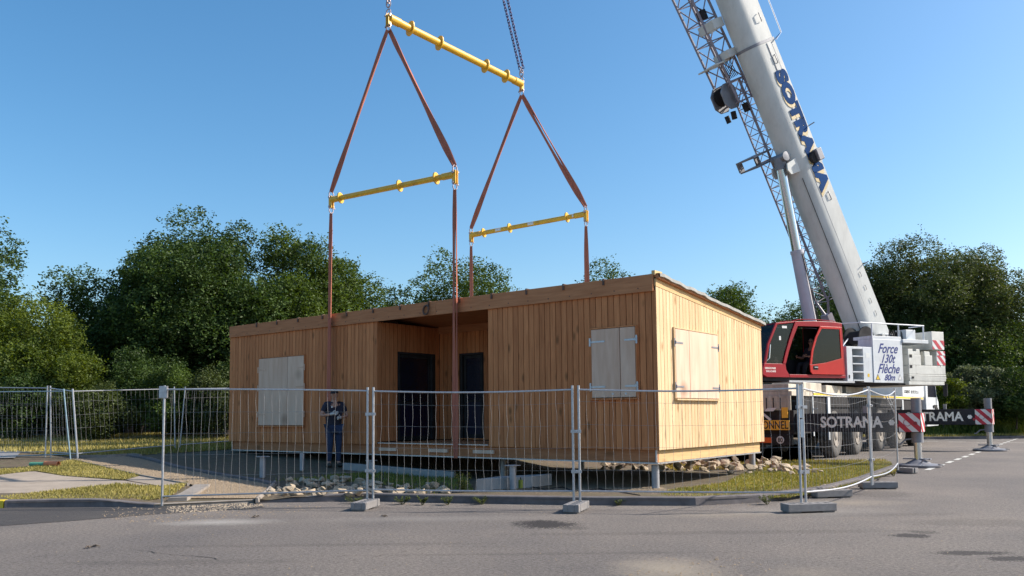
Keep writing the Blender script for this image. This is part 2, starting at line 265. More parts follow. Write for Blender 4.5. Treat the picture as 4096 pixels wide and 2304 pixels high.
# ------------------------------------------------------------------ object helpers
ORG = {}
def tag(o, label=None, cat=None, group=None, kind=None):
    if label: o['label'] = label
    if cat: o['category'] = cat
    if group: o['group'] = group
    if kind: o['kind'] = kind
    return o
def empty(name, loc, label, cat, group=None):
    o = bpy.data.objects.new(name, None); col.objects.link(o); o.location = loc; o.empty_display_size = 0.2
    ORG[o] = Vector(loc); return tag(o, label, cat, group)
class MB:
    def __init__(s, mtx=None):
        s.v = []; s.f = []; s.t = []; s.M = mtx; s.sm = []
    def pts(s, P, mtx=None):
        m = mtx if mtx is not None else s.M
        if m is not None: P = [m @ Vector(p) for p in P]
        b = len(s.v); s.v.extend([tuple(p) for p in P]); return b
    def face(s, idx, tint=0.5, smooth=False): s.f.append(tuple(idx)); s.t.append(tint); s.sm.append(smooth)
    def box(s, lo, hi, tint=None, mtx=None):
        if tint is None: tint = random.random()
        x0, y0, z0 = lo; x1, y1, z1 = hi
        b = s.pts([(x0,y0,z0),(x1,y0,z0),(x1,y1,z0),(x0,y1,z0),(x0,y0,z1),(x1,y0,z1),(x1,y1,z1),(x0,y1,z1)], mtx)
        for q in ((0,3,2,1),(4,5,6,7),(0,1,5,4),(1,2,6,5),(2,3,7,6),(3,0,4,7)): s.face([b+i for i in q], tint)
        return s
    def hexa(s, P, tint=None):
        if tint is None: tint = random.random()
        b = s.pts(P)
        for q in ((0,3,2,1),(4,5,6,7),(0,1,5,4),(1,2,6,5),(2,3,7,6),(3,0,4,7)): s.face([b+i for i in q], tint)
        return s
    def cbox(s, c, d, tint=None, mtx=None):
        return s.box([c[i]-d[i]/2 for i in range(3)], [c[i]+d[i]/2 for i in range(3)], tint, mtx)
    def tube(s, P, r, n=10, caps=True, ref=None, sq=None):
        """sweep a round (or elliptic: sq=(a,b)) section along a polyline; r number or list"""
        P = [Vector(p) for p in P]
        if s.M is not None: P = [s.M @ p for p in P]
        k = len(P); rr = r if isinstance(r, (list, tuple)) else [r]*k
        base = len(s.v); up = None
        for i in range(k):
            d = (P[min(i+1, k-1)]-P[max(i-1, 0)]).normalized()
            if up is None:
                up = Vector(ref) if ref else (Vector((0, 0, 1)) if abs(d.z) < 0.9 else Vector((1, 0, 0)))
            side = d.cross(up).normalized(); up2 = side.cross(d).normalized(); up = up2
            for j in range(n):
                a = 2*math.pi*(j+0.5)/n; ca, sa = math.cos(a), math.sin(a)
                if sq: ca *= sq[0]; sa *= sq[1]
                p = P[i]+side*(ca*rr[i])+up2*(sa*rr[i]); s.v.append(tuple(p))
        for i in range(k-1):
            for j in range(n):
                a = base+i*n+j; b = base+i*n+(j+1) % n
                s.face((a, b, b+n, a+n), 0.5, n > 4)
        if caps:
            s.face([base+j for j in range(n)][::-1]); s.face([base+(k-1)*n+j for j in range(n)])
        return s
    def cyl(s, p0, p1, r, n=14, r2=None): return s.tube([p0, p1], [r, r if r2 is None else r2], n)
    def prism(s, poly, axis, a0, a1, tint=None):
        """extrude polygon (2D) along axis 0/1/2 from a0 to a1"""
        if tint is None: tint = random.random()
        def mk(u, v, a): return (a, u, v) if axis == 0 else ((u, a, v) if axis == 1 else (u, v, a))
        n = len(poly); b = s.pts([mk(u, v, a0) for u, v in poly]+[mk(u, v, a1) for u, v in poly])
        s.face([b+i for i in range(n)][::-1], tint); s.face([b+n+i for i in range(n)], tint)
        for i in range(n): s.face((b+i, b+(i+1) % n, b+n+(i+1) % n, b+n+i), tint)
        return s
    def lathe(s, prof, c, axis=(0, 0, 1), n=24):
        """prof list of (r, h) along axis from c"""
        ax = Vector(axis).normalized(); u = ax.orthogonal().normalized(); v = ax.cross(u); c = Vector(c)
        b = len(s.v)
        for (r, h) in prof:
            for j in range(n):
                a = 2*math.pi*j/n; p = c+ax*h+u*(r*math.cos(a))+v*(r*math.sin(a))
                if s.M is not None: p = s.M @ p
                s.v.append(tuple(p))
        for i in range(len(prof)-1):
            for j in range(n):
                a = b+i*n+j; e = b+i*n+(j+1) % n; s.face((a, e, e+n, a+n), 0.5, True)
        s.face([b+j for j in range(n)][::-1]); s.face([b+(len(prof)-1)*n+j for j in range(n)])
        return s
    def build(s, name, m, parent=None, label=None, cat=None, group=None, kind=None, bevel=0.0, loc=None):
        org = Vector((0, 0, 0))
        if parent is not None: org = ORG.get(parent, org)
        elif loc is not None: org = Vector(loc)
        me = bpy.data.meshes.new(name)
        me.from_pydata([(p[0]-org[0], p[1]-org[1], p[2]-org[2]) for p in s.v], [], s.f); me.validate(clean_customdata=False)
        me.materials.append(m)
        o = bpy.data.objects.new(name, me); col.objects.link(o)
        at = me.attributes.new('tint', 'FLOAT', 'FACE')
        if len(s.t) == len(me.polygons): at.data.foreach_set('value', s.t)
        if len(s.sm) == len(me.polygons): me.polygons.foreach_set('use_smooth', s.sm)
        bm = bmesh.new(); bm.from_mesh(me); bmesh.ops.recalc_face_normals(bm, faces=bm.faces); bm.to_mesh(me); bm.free()
        if any(s.sm): me.set_sharp_from_angle(angle=R(40))
        if parent is not None: o.parent = parent; ORG[o] = org
        else:
            o.location = org; ORG[o] = org
        if bevel > 0:
            b = o.modifiers.new('bevel', 'BEVEL'); b.width = bevel; b.segments = 2; b.limit_method = 'ANGLE'; b.angle_limit = R(35)
        tag(o, label, cat, group, kind); return o
def npmesh(name, V, F, m, tint=None, parent=None, label=None, cat=None, group=None, kind=None, org=None):
    """fast mesh from numpy arrays: V (n,3), F (k,4) or (k,3)"""
    if parent is not None: org = ORG[parent]
    if org is None: org = (0, 0, 0)
    V = V-np.array(org)
    me = bpy.data.meshes.new(name); k, q = F.shape
    me.vertices.add(len(V)); me.vertices.foreach_set('co', V.astype(np.float32).ravel())
    me.loops.add(k*q); me.loops.foreach_set('vertex_index', F.astype(np.int32).ravel())
    me.polygons.add(k); me.polygons.foreach_set('loop_start', np.arange(0, k*q, q, dtype=np.int32))
    me.polygons.foreach_set('loop_total', np.full(k, q, dtype=np.int32))
    me.update(); me.validate(clean_customdata=False)
    if tint is not None:
        at = me.attributes.new('tint', 'FLOAT', 'FACE'); at.data.foreach_set('value', tint.astype(np.float32))
    me.materials.append(m); o = bpy.data.objects.new(name, me); col.objects.link(o)
    if parent is not None: o.parent = parent
    else: o.location = org
    ORG[o] = Vector(org); return tag(o, label, cat, group, kind)
def text(s, size, m, name, parent, mtx, extrude=0.002, bold=0.0, shear=0.0, align='LEFT', sx=1.0, spacing=1.0):
    cu = bpy.data.curves.new('t', 'FONT'); cu.body = s; cu.size = size; cu.extrude = extrude; cu.offset = bold; cu.shear = shear
    cu.align_x = align; cu.space_character = spacing; cu.resolution_u = 4
    to = bpy.data.objects.new('t', cu); col.objects.link(to)
    dg = bpy.context.evaluated_depsgraph_get(); me = bpy.data.meshes.new_from_object(to.evaluated_get(dg))
    bpy.data.objects.remove(to)
    org = ORG.get(parent, Vector((0, 0, 0)))
    for v in me.vertices:
        p = mtx @ Vector((v.co.x*sx, v.co.y, v.co.z)); v.co = p-org
    me.materials.clear(); me.materials.append(m); me.name = name
    o = bpy.data.objects.new(name, me); col.objects.link(o); o.parent = parent; ORG[o] = org
    return o
def frame(o, x, y, z):
    m = Matrix.Identity(4)
    for i in range(3): m[i][0] = x[i]; m[i][1] = y[i]; m[i][2] = z[i]; m[i][3] = o[i]
    return m
def loopn(l): return l

exec_parts = []
# ================================================================== GROUND
def sheet(name, poly, z, m, kind='structure', label=None, cat=None):
    s = MB(); s.pts([(x, y, z) for x, y in poly]); s.face(range(len(poly)))
    return s.build(name, m, kind=kind, label=label, cat=cat)
sheet('asphalt_road', [(-900, -300), (900, -300), (900, 1200), (-900, 1200)], 0.0, ASPH)

def resample(P, n):
    P = [Vector((*p, 0)) for p in P]; L = [0]
    for a, b in zip(P, P[1:]): L.append(L[-1]+(b-a).length)
    out = []
    for i in range(n):
        t = L[-1]*i/(n-1); j = 0
        while j < len(L)-2 and L[j+1] < t: j += 1
        f = (t-L[j])/(L[j+1]-L[j]); p = P[j].lerp(P[j+1], f); out.append((p.x, p.y))
    return out
KL = [(-20, -17), (-8.6, -8.3), (-7.4, -7.45), (-6.94, -7.0), (-6.37, -6.54), (-5.46, -6.04)]
KM = [(-5.46, -6.04), (-4.72, -4.75)]
KR = [(-4.72, -4.75), (-3.95, -4.1), (-3.45, -3.6), (-2.32, -3.2), (-0.22, -2.25), (1.3, -1.35), (1.95, -0.4), (2.35, 1.4), (2.3, 3.9), (1.95, 7.9)]
KALL = KL+KM[1:]+KR[1:]
FAR = [(-75, -30), (-75, 40), (-30, 60), (-9, 34), (-6.5, 9.2), (-2, 8.8), (1.75, 8.3)]
A_ = resample(KALL, 110); B_ = resample(FAR, 110); s = MB(); nt_ = 60
for i in range(110):
    for j in range(nt_):
        t = (j/(nt_-1))**1.6; x = A_[i][0]*(1-t)+B_[i][0]*t; y = A_[i][1]*(1-t)+B_[i][1]*t
        zz = TZ(x, y); e = min(1, t*14)
        low = 0.045 if KM[0][0]-0.3 < A_[i][0] < KM[1][0]+0.3 else 0.085
        s.pts([(x, y, low*(1-e)+zz*e)])
for i in range(109):
    for j in range(nt_-1):
        a = i*nt_+j; s.face((a, a+nt_, a+nt_+1, a+1), 0.5, True)
s.build('site_ground', SOIL, kind='structure')

def drape(name, poly, off, m, cuts=3, **kw):
    bm = bmesh.new(); vs = [bm.verts.new((x, y, 0)) for x, y in poly]; bm.faces.new(vs)
    bmesh.ops.triangulate(bm, faces=bm.faces[:])
    for _ in range(cuts): bmesh.ops.subdivide_edges(bm, edges=bm.edges[:], cuts=1, use_grid_fill=True)
    bmesh.ops.triangulate(bm, faces=bm.faces[:])
    for v in bm.verts: v.co.z = TZ(v.co.x, v.co.y)+off
    bmesh.ops.recalc_face_normals(bm, faces=bm.faces)
    me = bpy.data.meshes.new(name); bm.to_mesh(me); bm.free()
    if me.polygons and me.polygons[0].normal.z < 0: me.flip_normals()
    me.materials.append(m); o = bpy.data.objects.new(name, me); col.objects.link(o)
    kw.setdefault('kind', 'structure'); return tag(o, **kw)
def pg(L, off=0.0): return [GT(x, y, off) for x, y in L]
P_frontgrass = pg([(40, 2008), (300, 2008), (600, 2003), (672, 1990), (752, 1935), (640, 1950), (470, 1938), (300, 1958), (0, 1992)])
P_strip = pg([(-120, 1892), (120, 1870), (295, 1841), (566, 1904), (501, 1922), (253, 1904), (141, 1886), (-120, 1915)])
P_apron = pg([(566, 1904), (760, 1939), (650, 1947), (501, 1922)])
P_pad = pg([(-300, 1900), (141, 1888), (253, 1906), (501, 1925), (640, 1947), (470, 1938), (300, 1957), (0, 1991), (-300, 2010)])
P_path = pg([(300, 1838), (520, 1827), (610, 1832), (735, 1874), (1010, 1925), (1110, 1940), (1040, 1996), (705, 1996), (775, 1942), (566, 1902)])
P_back = pg([(-900, 1800), (-300, 1812), (100, 1812), (290, 1828), (560, 1821), (720, 1812), (960, 1796), (1100, 1770), (1100, 1752), (900, 1742), (500, 1742), (100, 1752), (-400, 1752), (-900, 1760)])
P_right = pg([(2630, 1990), (2690, 1962), (2900, 1935), (2990, 1890), (3020, 1852), (3300, 1845), (3560, 1850), (3585, 1885), (3470, 1925), (3330, 1965), (3150, 1993), (2900, 1999)])
drape('pale_paving_apron', P_apron, 0.010, PALE, 2)
drape('concrete_paving', P_pad, 0.008, PALE, 3)
drape('gravel_path', P_path, 0.010, GRAV, 3)
drape('grass_verge', P_frontgrass, 0.014, TURF, 2)
drape('grass_strip', P_strip, 0.014, TURF, 3)
drape('back_lawn', P_back, 0.014, TURF, 4)
drape('grass_corner', P_right, 0.014, TURF, 3)
drape('grey_ramp', pg([(-400, 1790), (10, 1787), (85, 1812), (60, 1836), (-400, 1846)]), 0.03, GREYP, 2)
drape('shingle_strip', pg([(1850, 1985), (1850, 1968), (2120, 1958), (2400, 1958), (2640, 1952), (2700, 1975), (2620, 2000), (2250, 2002)]), 0.016, GRAV, 2)

# kerbs
def kerb(name, line, w, h0, h1, m, zf=None, seam=None):
    s = MB(); P = [Vector((*p, 0)) for p in line]; n = len(P)
    for i in range(n):
        d = (P[min(i+1, n-1)]-P[max(i-1, 0)]).normalized(); nn = Vector((-d.y, d.x, 0))
        z = zf(P[i]) if zf else 0
        hh = h1 if not isinstance(h1, list) else h1[i]
        a = P[i]; b = P[i]+nn*w
        s.pts([(a.x, a.y, h0+z), (a.x+nn.x*0.012, a.y+nn.y*0.012, hh+z-0.012), (a.x+nn.x*0.03, a.y+nn.y*0.03, hh+z), (b.x, b.y, hh+z), (b.x, b.y, h0+z)])
    for i in range(n-1):
        for j in range(4): a = i*5+j; s.face((a, a+5, a+6, a+1), random.random())
    s.face((0, 1, 2, 3, 4)); s.face([(n-1)*5+j for j in range(5)][::-1])
    return s.build(name, m, kind='structure')
kerb('painted_kerb', resample([(-11, -10.1), (-8.6, -8.3), (-7.42, -7.46)], 8), 0.14, -0.01, 0.125, YEL)
kerb('front_kerb', resample([(-7.40, -7.45), (-6.94, -7.0), (-6.37, -6.54), (-5.50, -6.06)], 12), 0.14, -0.01, [0.125]*7+[0.115, 0.095, 0.08, 0.065, 0.055], KERBD)
kerb('flush_kerb', resample([(-5.49, -6.05), (-4.74, -4.78)], 5), 0.12, -0.01, 0.052, KERB)
KRr = resample(KR, 60)
kerb('site_kerb', KRr, 0.14, -0.01, [0.03+min(0.095, 0.02*i) for i in range(60)], KERBD)
Lz = lambda p: TZ(p.x, p.y)
kerb('path_edging', resample(pg([(297, 1840), (566, 1903), (760, 1939)]), 14)[::-1], 0.06, -0.03, 0.035, KERB, Lz)
kerb('edging_block', resample(pg([(668, 2006), (772, 1950)]), 6)[::-1], 0.30, -0.03, 0.055, KERB, Lz)
kerb('timber_edging', resample(pg([(1035, 2003), (1108, 1932)]), 6), 0.05, -0.03, 0.05, KERB, Lz)
kerb('curved_edging', resample(pg([(530, 1826), (600, 1837), (735, 1873), (900, 1903), (1040, 1925), (1110, 1940)]), 24)[::-1], 0.16, -0.03, 0.05, KERBD, Lz)
kerb('lawn_kerb', resample(pg([(290, 1829), (420, 1829), (530, 1822), (570, 1826)]), 12)[::-1], 0.1, -0.03, 0.06, KERB, Lz)
# road surface changes and markings
sheet('dark_asphalt_apron', [G0(-300, 2150), G0(0, 2105), G0(280, 2085), G0(560, 2062), G0(800, 2046), G0(1000, 2036), G0(1060, 2030), G0(1040, 2014), (-4.75, -4.83), (-5.52, -6.1), (-6.4, -6.62), (-6.98, -7.07), (-8.6, -8.4), (-11, -10.2)], 0.004, ASPHD)
def blot(name, cx, cy, rx, ry, z, m, n=40, rough=0.3, seed=1):
    rg = random.Random(seed); ph = [rg.uniform(0, 6.28) for _ in range(5)]
    pts = []
    P0 = Vector((*G0(cx, cy), 0)); ex = Vector((*G0(cx+10, cy), 0))-P0; ey = Vector((*G0(cx, cy-5), 0))-P0
    ex *= 0.1; ey *= 0.2
    for i in range(n):
        a = 2*math.pi*i/n; q = 1+rough*(0.5*math.sin(3*a+ph[0])+0.3*math.sin(5*a+ph[1])+0.3*math.sin(9*a+ph[2])+0.15*math.sin(17*a+ph[3]))
        p = P0+ex*(rx*math.cos(a)*q)+ey*(ry*math.sin(a)*q); pts.append((p.x, p.y))
    return sheet(name, pts, z, m)
def dash(p0, p1, w, m=WHITEP, name='road_marking'):
    a = Vector((*p0, 0)); b = Vector((*p1, 0)); n = (b-a).normalized(); n = Vector((-n.y, n.x, 0))*w/2
    return sheet(name, [(a.x-n.x, a.y-n.y), (b.x-n.x, b.y-n.y), (b.x+n.x, b.y+n.y), (a.x+n.x, a.y+n.y)], 0.005, m)
for i in range(22):
    y0 = 8.4+i*1.55; k = (y0-10.5)/27.3
    x0 = 2.35-1.3*k if y0 < 38 else 1.05
    if 0: pass
    dash((x0, y0), (x0-0.045, y0+0.85), 0.13)
for i in range(9):
    dash((-2.9+i*1.15-0.05*i, 28.2-0.12*i), (-2.2+i*1.15-0.05*i, 28.1-0.12*i), 0.14)
    dash((-2.5+i*1.15-0.05*i, 30.9-0.12*i), (-1.8+i*1.15-0.05*i, 30.8-0.12*i), 0.14)

def crack(pts, label_=None, w_=0.008, seed=0):
    rg = random.Random(seed); P = []
    for (a, b) in zip(pts, pts[1:]):
        for k in range(14): t = k/14; P.append((a[0]+(b[0]-a[0])*t+rg.uniform(-0.03, 0.03), a[1]+(b[1]-a[1])*t+rg.uniform(-0.03, 0.03)))
    s = MB()
    for i, p in enumerate(P):
        ww = w_*rg.uniform(0.3, 1.0); s.pts([(p[0]-ww*0.5, p[1]-ww, 0.0035), (p[0]+ww*0.5, p[1]+ww, 0.0035)])
    for i in range(len(P)-1): s.face((2*i, 2*i+2, 2*i+3, 2*i+1))
    return s.build('road_crack', STAIN, kind='structure')
crack([G0(1300, 2260), G0(1750, 2185), G0(2050, 2190)], seed=1); crack([G0(2900, 2170), G0(3350, 2120), G0(3800, 2110)], seed=2); crack([G0(100, 2230), G0(520, 2200), G0(900, 2240)], seed=3)
# grass blades
def inpoly(P, poly):
    x, y = P[:, 0], P[:, 1]; c = np.zeros(len(P), bool); n = len(poly); j = n-1
    for i in range(n):
        xi, yi = poly[i]; xj, yj = poly[j]
        c ^= ((yi > y) != (yj > y)) & (x < (xj-xi)*(y-yi)/(yj-yi+1e-12)+xi); j = i
    return c
TZv = lambda P: np.array([TZ(a, b) for a, b in P])
def blades(name, poly, n, h, m, label, cat='grass', zf=TZv, clump=0.6, wide=0.012, lean=0.6):
    poly = np.array(poly); lo = poly.min(0); hi = poly.max(0)
    P = RNG.uniform(lo, hi, (n*3, 2)); P = P[inpoly(P, poly)][:n]
    nz = np.sin(P[:, 0]*3.1+1)*np.cos(P[:, 1]*2.7)+np.sin(P[:, 0]*7.7)*np.cos(P[:, 1]*8.3+2)
    P = P[RNG.random(len(P)) < (1-clump)+clump*(nz*0.25+0.5)]; k = len(P)
    z = zf(P); hh = h*RNG.uniform(0.4, 1.25, k); a = RNG.uniform(0, 6.28, k); w_ = wide*RNG.uniform(0.6, 1.4, k)
    dx = np.cos(a)*w_; dy = np.sin(a)*w_; b = RNG.uniform(0, 6.28, k); le = hh*RNG.uniform(0.1, lean, k)
    V = np.stack([np.stack([P[:, 0]-dx, P[:, 1]-dy, z], 1), np.stack([P[:, 0]+dx, P[:, 1]+dy, z], 1),
                  np.stack([P[:, 0]+np.cos(b)*le, P[:, 1]+np.sin(b)*le, z+hh], 1)], 1).reshape(-1, 3)
    F = np.arange(3*k).reshape(-1, 3)
    return npmesh(name, V, F, m, tint=RNG.random(k), label=label, cat=cat, kind='stuff')
DRYG = leafmat('dry_grass_blades', (0.16, 0.15, 0.038), (0.43, 0.36, 0.12), 0.2)
GRNG = leafmat('green_grass_blades', (0.09, 0.115, 0.024), (0.26, 0.27, 0.07), 0.3)
WEED = leafmat('weed_leaves', (0.035, 0.052, 0.014), (0.13, 0.15, 0.05), 0.25)
blades('grass', P_frontgrass, 16000, 0.055, DRYG, 'dry yellowish grass on the verge behind the front left kerb')
blades('grass', P_strip, 14000, 0.05, DRYG, 'patchy grass strip between the pale paving and the gravel path')
blades('grass', P_back, 60000, 0.11, DRYG, 'sunlit lawn in front of the left trees', wide=0.02)
blades('grass', P_right, 30000, 0.05, GRNG, 'green and brown grass in the fenced corner right of the building')
blades('grass', P_right, 34000, 0.05, DRYG, 'dry straw coloured grass mixed into the fenced corner right of the building')
blades('grass', pg([(1090, 1925), (1500, 1890), (1850, 1890), (1900, 1975), (1650, 1985), (1560, 1950), (1400, 1930)]), 9000, 0.07, GRNG, 'shaded grass growing in front of the long concrete beam', clump=0.9)
blades('grass', pg([(2650, 1860), (3200, 1845), (3560, 1842), (3300, 1870), (2700, 1885)]), 9000, 0.07, DRYG, 'dry grass around the rear rubble row', clump=0.8)
# ================================================================== ROCKS
def rockmesh(seed):
    rg = random.Random(seed); bm = bmesh.new()
    for _ in range(13):
        d = Vector((rg.gauss(0, 1), rg.gauss(0, 1), rg.gauss(0, 1))).normalized()*rg.uniform(0.75, 1.1); bm.verts.new(d)
    bmesh.ops.convex_hull(bm, input=bm.verts[:]); bmesh.ops.delete(bm, geom=[v for v in bm.verts if not v.link_faces], context='VERTS')
    bmesh.ops.bevel(bm, geom=bm.edges[:], offset=0.04, segments=1, affect='EDGES')
    me = bpy.data.meshes.new('rock'); bm.to_mesh(me); bm.free(); me.materials.append(ROCK); return me
ROCKS = [rockmesh(i) for i in range(10)]
def inside(p, poly): return bool(inpoly(np.array([p]), poly)[0])
def pile(poly, n, size, label, group, heap, seed):
    rg = random.Random(seed); P = np.array(poly); lo = P.min(0); hi = P.max(0); c = P.mean(0); k = 0
    while k < n:
        p = (rg.uniform(lo[0], hi[0]), rg.uniform(lo[1], hi[1]))
        if not inside(p, poly): continue
        o = bpy.data.objects.new('rock', rg.choice(ROCKS)); col.objects.link(o)
        sz = size*rg.uniform(0.55, 1.35); f = rg.random()
        o.location = (p[0], p[1], TZ(*p)+sz*0.3+heap*f*rg.random())
        o.scale = (sz*rg.uniform(0.9, 1.4), sz*rg.uniform(0.8, 1.2), sz*rg.uniform(0.5, 0.85))
        o.rotation_euler = (rg.uniform(-0.5, 0.5), rg.uniform(-0.5, 0.5), rg.uniform(0, 6.28)); tag(o, label, 'rock', group); k += 1
pile(pg([(1055, 1998), (1110, 1945), (1240, 1925), (1420, 1925), (1560, 1950), (1790, 1965), (1830, 1985), (1560, 1992), (1300, 1996)]), 150, 0.086,
     'angular pale limestone rock in the long rubble heap behind the front fence', 'limestone rocks in the front heap', 0.10, 3)
pile(pg([(2370, 1884), (2400, 1852), (2700, 1852), (2900, 1842), (3180, 1868), (3300, 1890), (3240, 1905), (3000, 1900), (2760, 1896)]), 145, 0.105,
     'angular pale limestone rock in the rubble row behind the right end of the building', 'limestone rocks in the rear row', 0.2, 4)
pile(pg([(3265, 1968), (3345, 1968), (3345, 1955), (3270, 1955)]), 5, 0.07, 'loose limestone rock lying by the corner fence block', 'loose rocks at the corner block', 0.05, 5)
# loose gravel chips
def chips(name, poly, n, size, m, label, zf):
    poly = np.array(poly); lo = poly.min(0); hi = poly.max(0); P = RNG.uniform(lo, hi, (n*3, 2)); P = P[inpoly(P, poly)][:n]; k = len(P)
    base = np.array([[1,0,0],[0,1,0],[-1,0,0],[0,-1,0],[0,0,1]], float); s_ = size*RNG.uniform(0.4, 1.3, k); a = RNG.uniform(0, 6.28, k)
    V = np.zeros((k, 5, 3)); ca, sa = np.cos(a), np.sin(a)
    jit = RNG.uniform(0.6, 1.3, (k, 5, 3))
    B = base[None]*jit
    V[:, :, 0] = P[:, None, 0]+(B[:, :, 0]*ca[:, None]-B[:, :, 1]*sa[:, None])*s_[:, None]
    V[:, :, 1] = P[:, None, 1]+(B[:, :, 0]*sa[:, None]+B[:, :, 1]*ca[:, None])*s_[:, None]
    V[:, :, 2] = zf(P)[:, None]+B[:, :, 2]*s_[:, None]*0.8
    F = np.array([[0,1,4],[1,2,4],[2,3,4],[3,0,4]])[None]+np.arange(k)[:, None, None]*5
    return npmesh(name, V.reshape(-1, 3), F.reshape(-1, 3), m, tint=np.repeat(RNG.random(k), 4), label=label, cat='gravel', kind='stuff')
zero = lambda P: np.full(len(P), 0.004)
for q_, (g_, n_) in enumerate((([G0(660, 2022), (-4.72, -4.86), G0(1060, 2022), G0(960, 2038), G0(780, 2052), G0(680, 2050)], 750), ([G0(430, 2030), G0(600, 2024), (-4.6, -4.9), G0(1300, 2028), G0(1200, 2050), G0(860, 2082), G0(560, 2098), G0(400, 2070)], 420))):
    chips('gravel', g_, n_, 0.0125, ROCK if q_ == 0 else CHIP, ('dense gravel spilled over the kerb where the gravel path meets the asphalt', 'thinly scattered gravel on the dark asphalt around the dense spill')[q_], zero)
chips('gravel', P_path, 12000, 0.016, CHIP, 'brown gravel covering the path left of the building', lambda P: TZv(P)+0.01)
chips('gravel', pg([(1850, 1985), (1850, 1968), (2120, 1958), (2400, 1958), (2640, 1952), (2700, 1975), (2620, 2000), (2250, 2002)]), 4500, 0.014, CHIP, 'gravel strip behind the middle front kerb', lambda P: TZv(P)+0.016)
chips('gravel', [G0(2450, 2330), G0(2600, 2230), G0(3000, 2230), G0(3200, 2330)], 110, 0.011, CHIP, 'sparse stone chips on the asphalt at the bottom right', zero)
chips('gravel', [G0(200, 2330), G0(200, 2060), G0(2000, 2050), G0(4300, 2000), G0(4300, 2330)], 350, 0.008, CHIP, 'tiny stone chips scattered over the asphalt', zero)
chips('gravel', KRr[4:50]+[(x+0.25, y-0.3) for x, y in KRr[4:50]][::-1], 900, 0.011, CHIP, 'grit gathered along the foot of the site kerb', zero)

# ================================================================== BUILDING
BX0, BX1, BD = -12.80, 0.0, 4.78
ZC, ZB, ZF1, ZF2 = 0.744, 0.529, 3.502, 3.800
bld = empty('timber_building', (-6.4, 2.4, ZB), 'single storey larch clad modular building hanging from slings just above its posts', 'building')
def roofz(y, top=ZF2): return top-0.098*y
BW = 0.128
def boards_x(name, x0, x1, z0, zt, y, face, m=LARCH_SHADE, parent=bld, holes=()):
    """vertical boards on a wall along X at y; face -1 = looks to -Y"""
    s = MB(); x = x0
    while x < x1-0.01:
        xe = min(x+BW, x1); t = random.random(); j = random.uniform(0, 0.003)
        ya, yb = (y+j, y+0.02) if face < 0 else (y-0.02, y-j)
        spans = [(z0, zt)]
        for (hx0, hx1, hz0, hz1) in holes:
            if xe > hx0+0.02 and x < hx1-0.02: spans = [(z0, hz0), (hz1, zt)]
        for a, b in spans:
            if b-a > 0.02: s.box((x+0.0065, ya, a), (xe-0.0065, yb, b), t)
        x = xe
    return s.build(name, m, parent)
def boards_y(name, y0, y1, z0, ztf, x, face, m=LARCH_SHADE, parent=bld, holes=()):
    s = MB(); y = y0
    while y < y1-0.01:
        ye = min(y+BW, y1); t = random.random(); j = random.uniform(0, 0.003)
        xa, xb = (x-0.02, x-j) if face > 0 else (x+j, x+0.02)
        spans = [(z0, None)]
        for (h0, h1, hz0, hz1) in holes:
            if ye > h0+0.02 and y < h1-0.02: spans = [(z0, hz0), (hz1, None)]
        for a, b in spans:
            ta, tb = (ztf(y), ztf(ye)) if b is None else (b, b)
            s.hexa([(xa, y+0.0065, a), (xb, y+0.0065, a), (xb, ye-0.0065, a), (xa, ye-0.0065, a), (xa, y+0.0065, ta), (xb, y+0.0065, ta), (xb, ye-0.0065, tb), (xa, ye-0.0065, tb)], t)
        y = ye
    return s.build(name, m, parent)
RX0, RX1, RD = -7.05, -3.80, 2.05
D1 = (0.67, 1.85, 0.80, 2.86); D2 = (-6.36, -5.68, 0.83, 2.85)
sidetop = lambda y: 3.582-0.090*y
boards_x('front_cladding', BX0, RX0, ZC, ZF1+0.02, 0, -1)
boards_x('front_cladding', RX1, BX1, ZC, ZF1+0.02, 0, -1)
boards_y('side_cladding', 0.0, BD, ZC, sidetop, 0, 1, LARCH_SUN)
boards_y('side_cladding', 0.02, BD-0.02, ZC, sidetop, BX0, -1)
boards_x('rear_cladding', BX0, BX1, ZC, 3.2, BD, 1)
boards_y('porch_cladding', 0.0, RD, 0.80, lambda y: 3.5, RX0, 1, holes=(D1,))
boards_x('porch_cladding', RX0, RX1, 0.80, 3.5, RD, -1, holes=(D2,))
boards_y('porch_cladding', 0.0, RD, 0.80, lambda y: 3.5, RX1, -1)
# dark backing walls (membrane behind the boards), closed so the interior stays dark
s = MB()
s.box((BX0+0.025, 0.022, ZC+0.002), (RX0-0.025, 0.10, 3.60)); s.box((RX1+0.025, 0.022, ZC+0.002), (BX1-0.03, 0.10, 3.60))
for x0_, x1_ in ((BX0+0.025, BX0+0.1), (BX1-0.1, BX1-0.022)):
    s.hexa([(x0_, 0.103, ZC+0.002), (x1_, 0.103, ZC+0.002), (x1_, BD-0.03, ZC+0.002), (x0_, BD-0.03, ZC+0.002), (x0_, 0.103, 3.66), (x1_, 0.103, 3.66), (x1_, BD-0.03, 3.22), (x0_, BD-0.03, 3.22)])
s.box((BX0+0.103, BD-0.1, ZC+0.002), (BX1-0.103, BD-0.025, 3.2))
s.box((RX0-0.1, 0.103, ZC), (RX0-0.022, D1[0], 3.55)); s.box((RX0-0.1, D1[1], ZC), (RX0-0.022, RD+0.1, 3.45)); s.box((RX0-0.1, D1[0], D1[3]), (RX0-0.022, D1[1], 3.45)); 
s.box((RX0-0.02, RD+0.022, ZC), (D2[0], RD+0.1, 3.45)); s.box((D2[1], RD+0.022, ZC), (RX1+0.1, RD+0.1, 3.45)); s.box((D2[0], RD+0.022, D2[3]), (D2[1], RD+0.1, 3.45))
s.box((RX1+0.022, 0.103, ZC), (RX1+0.1, RD+0.02, 3.5))
s.build('wall_core', DARKW, bld)
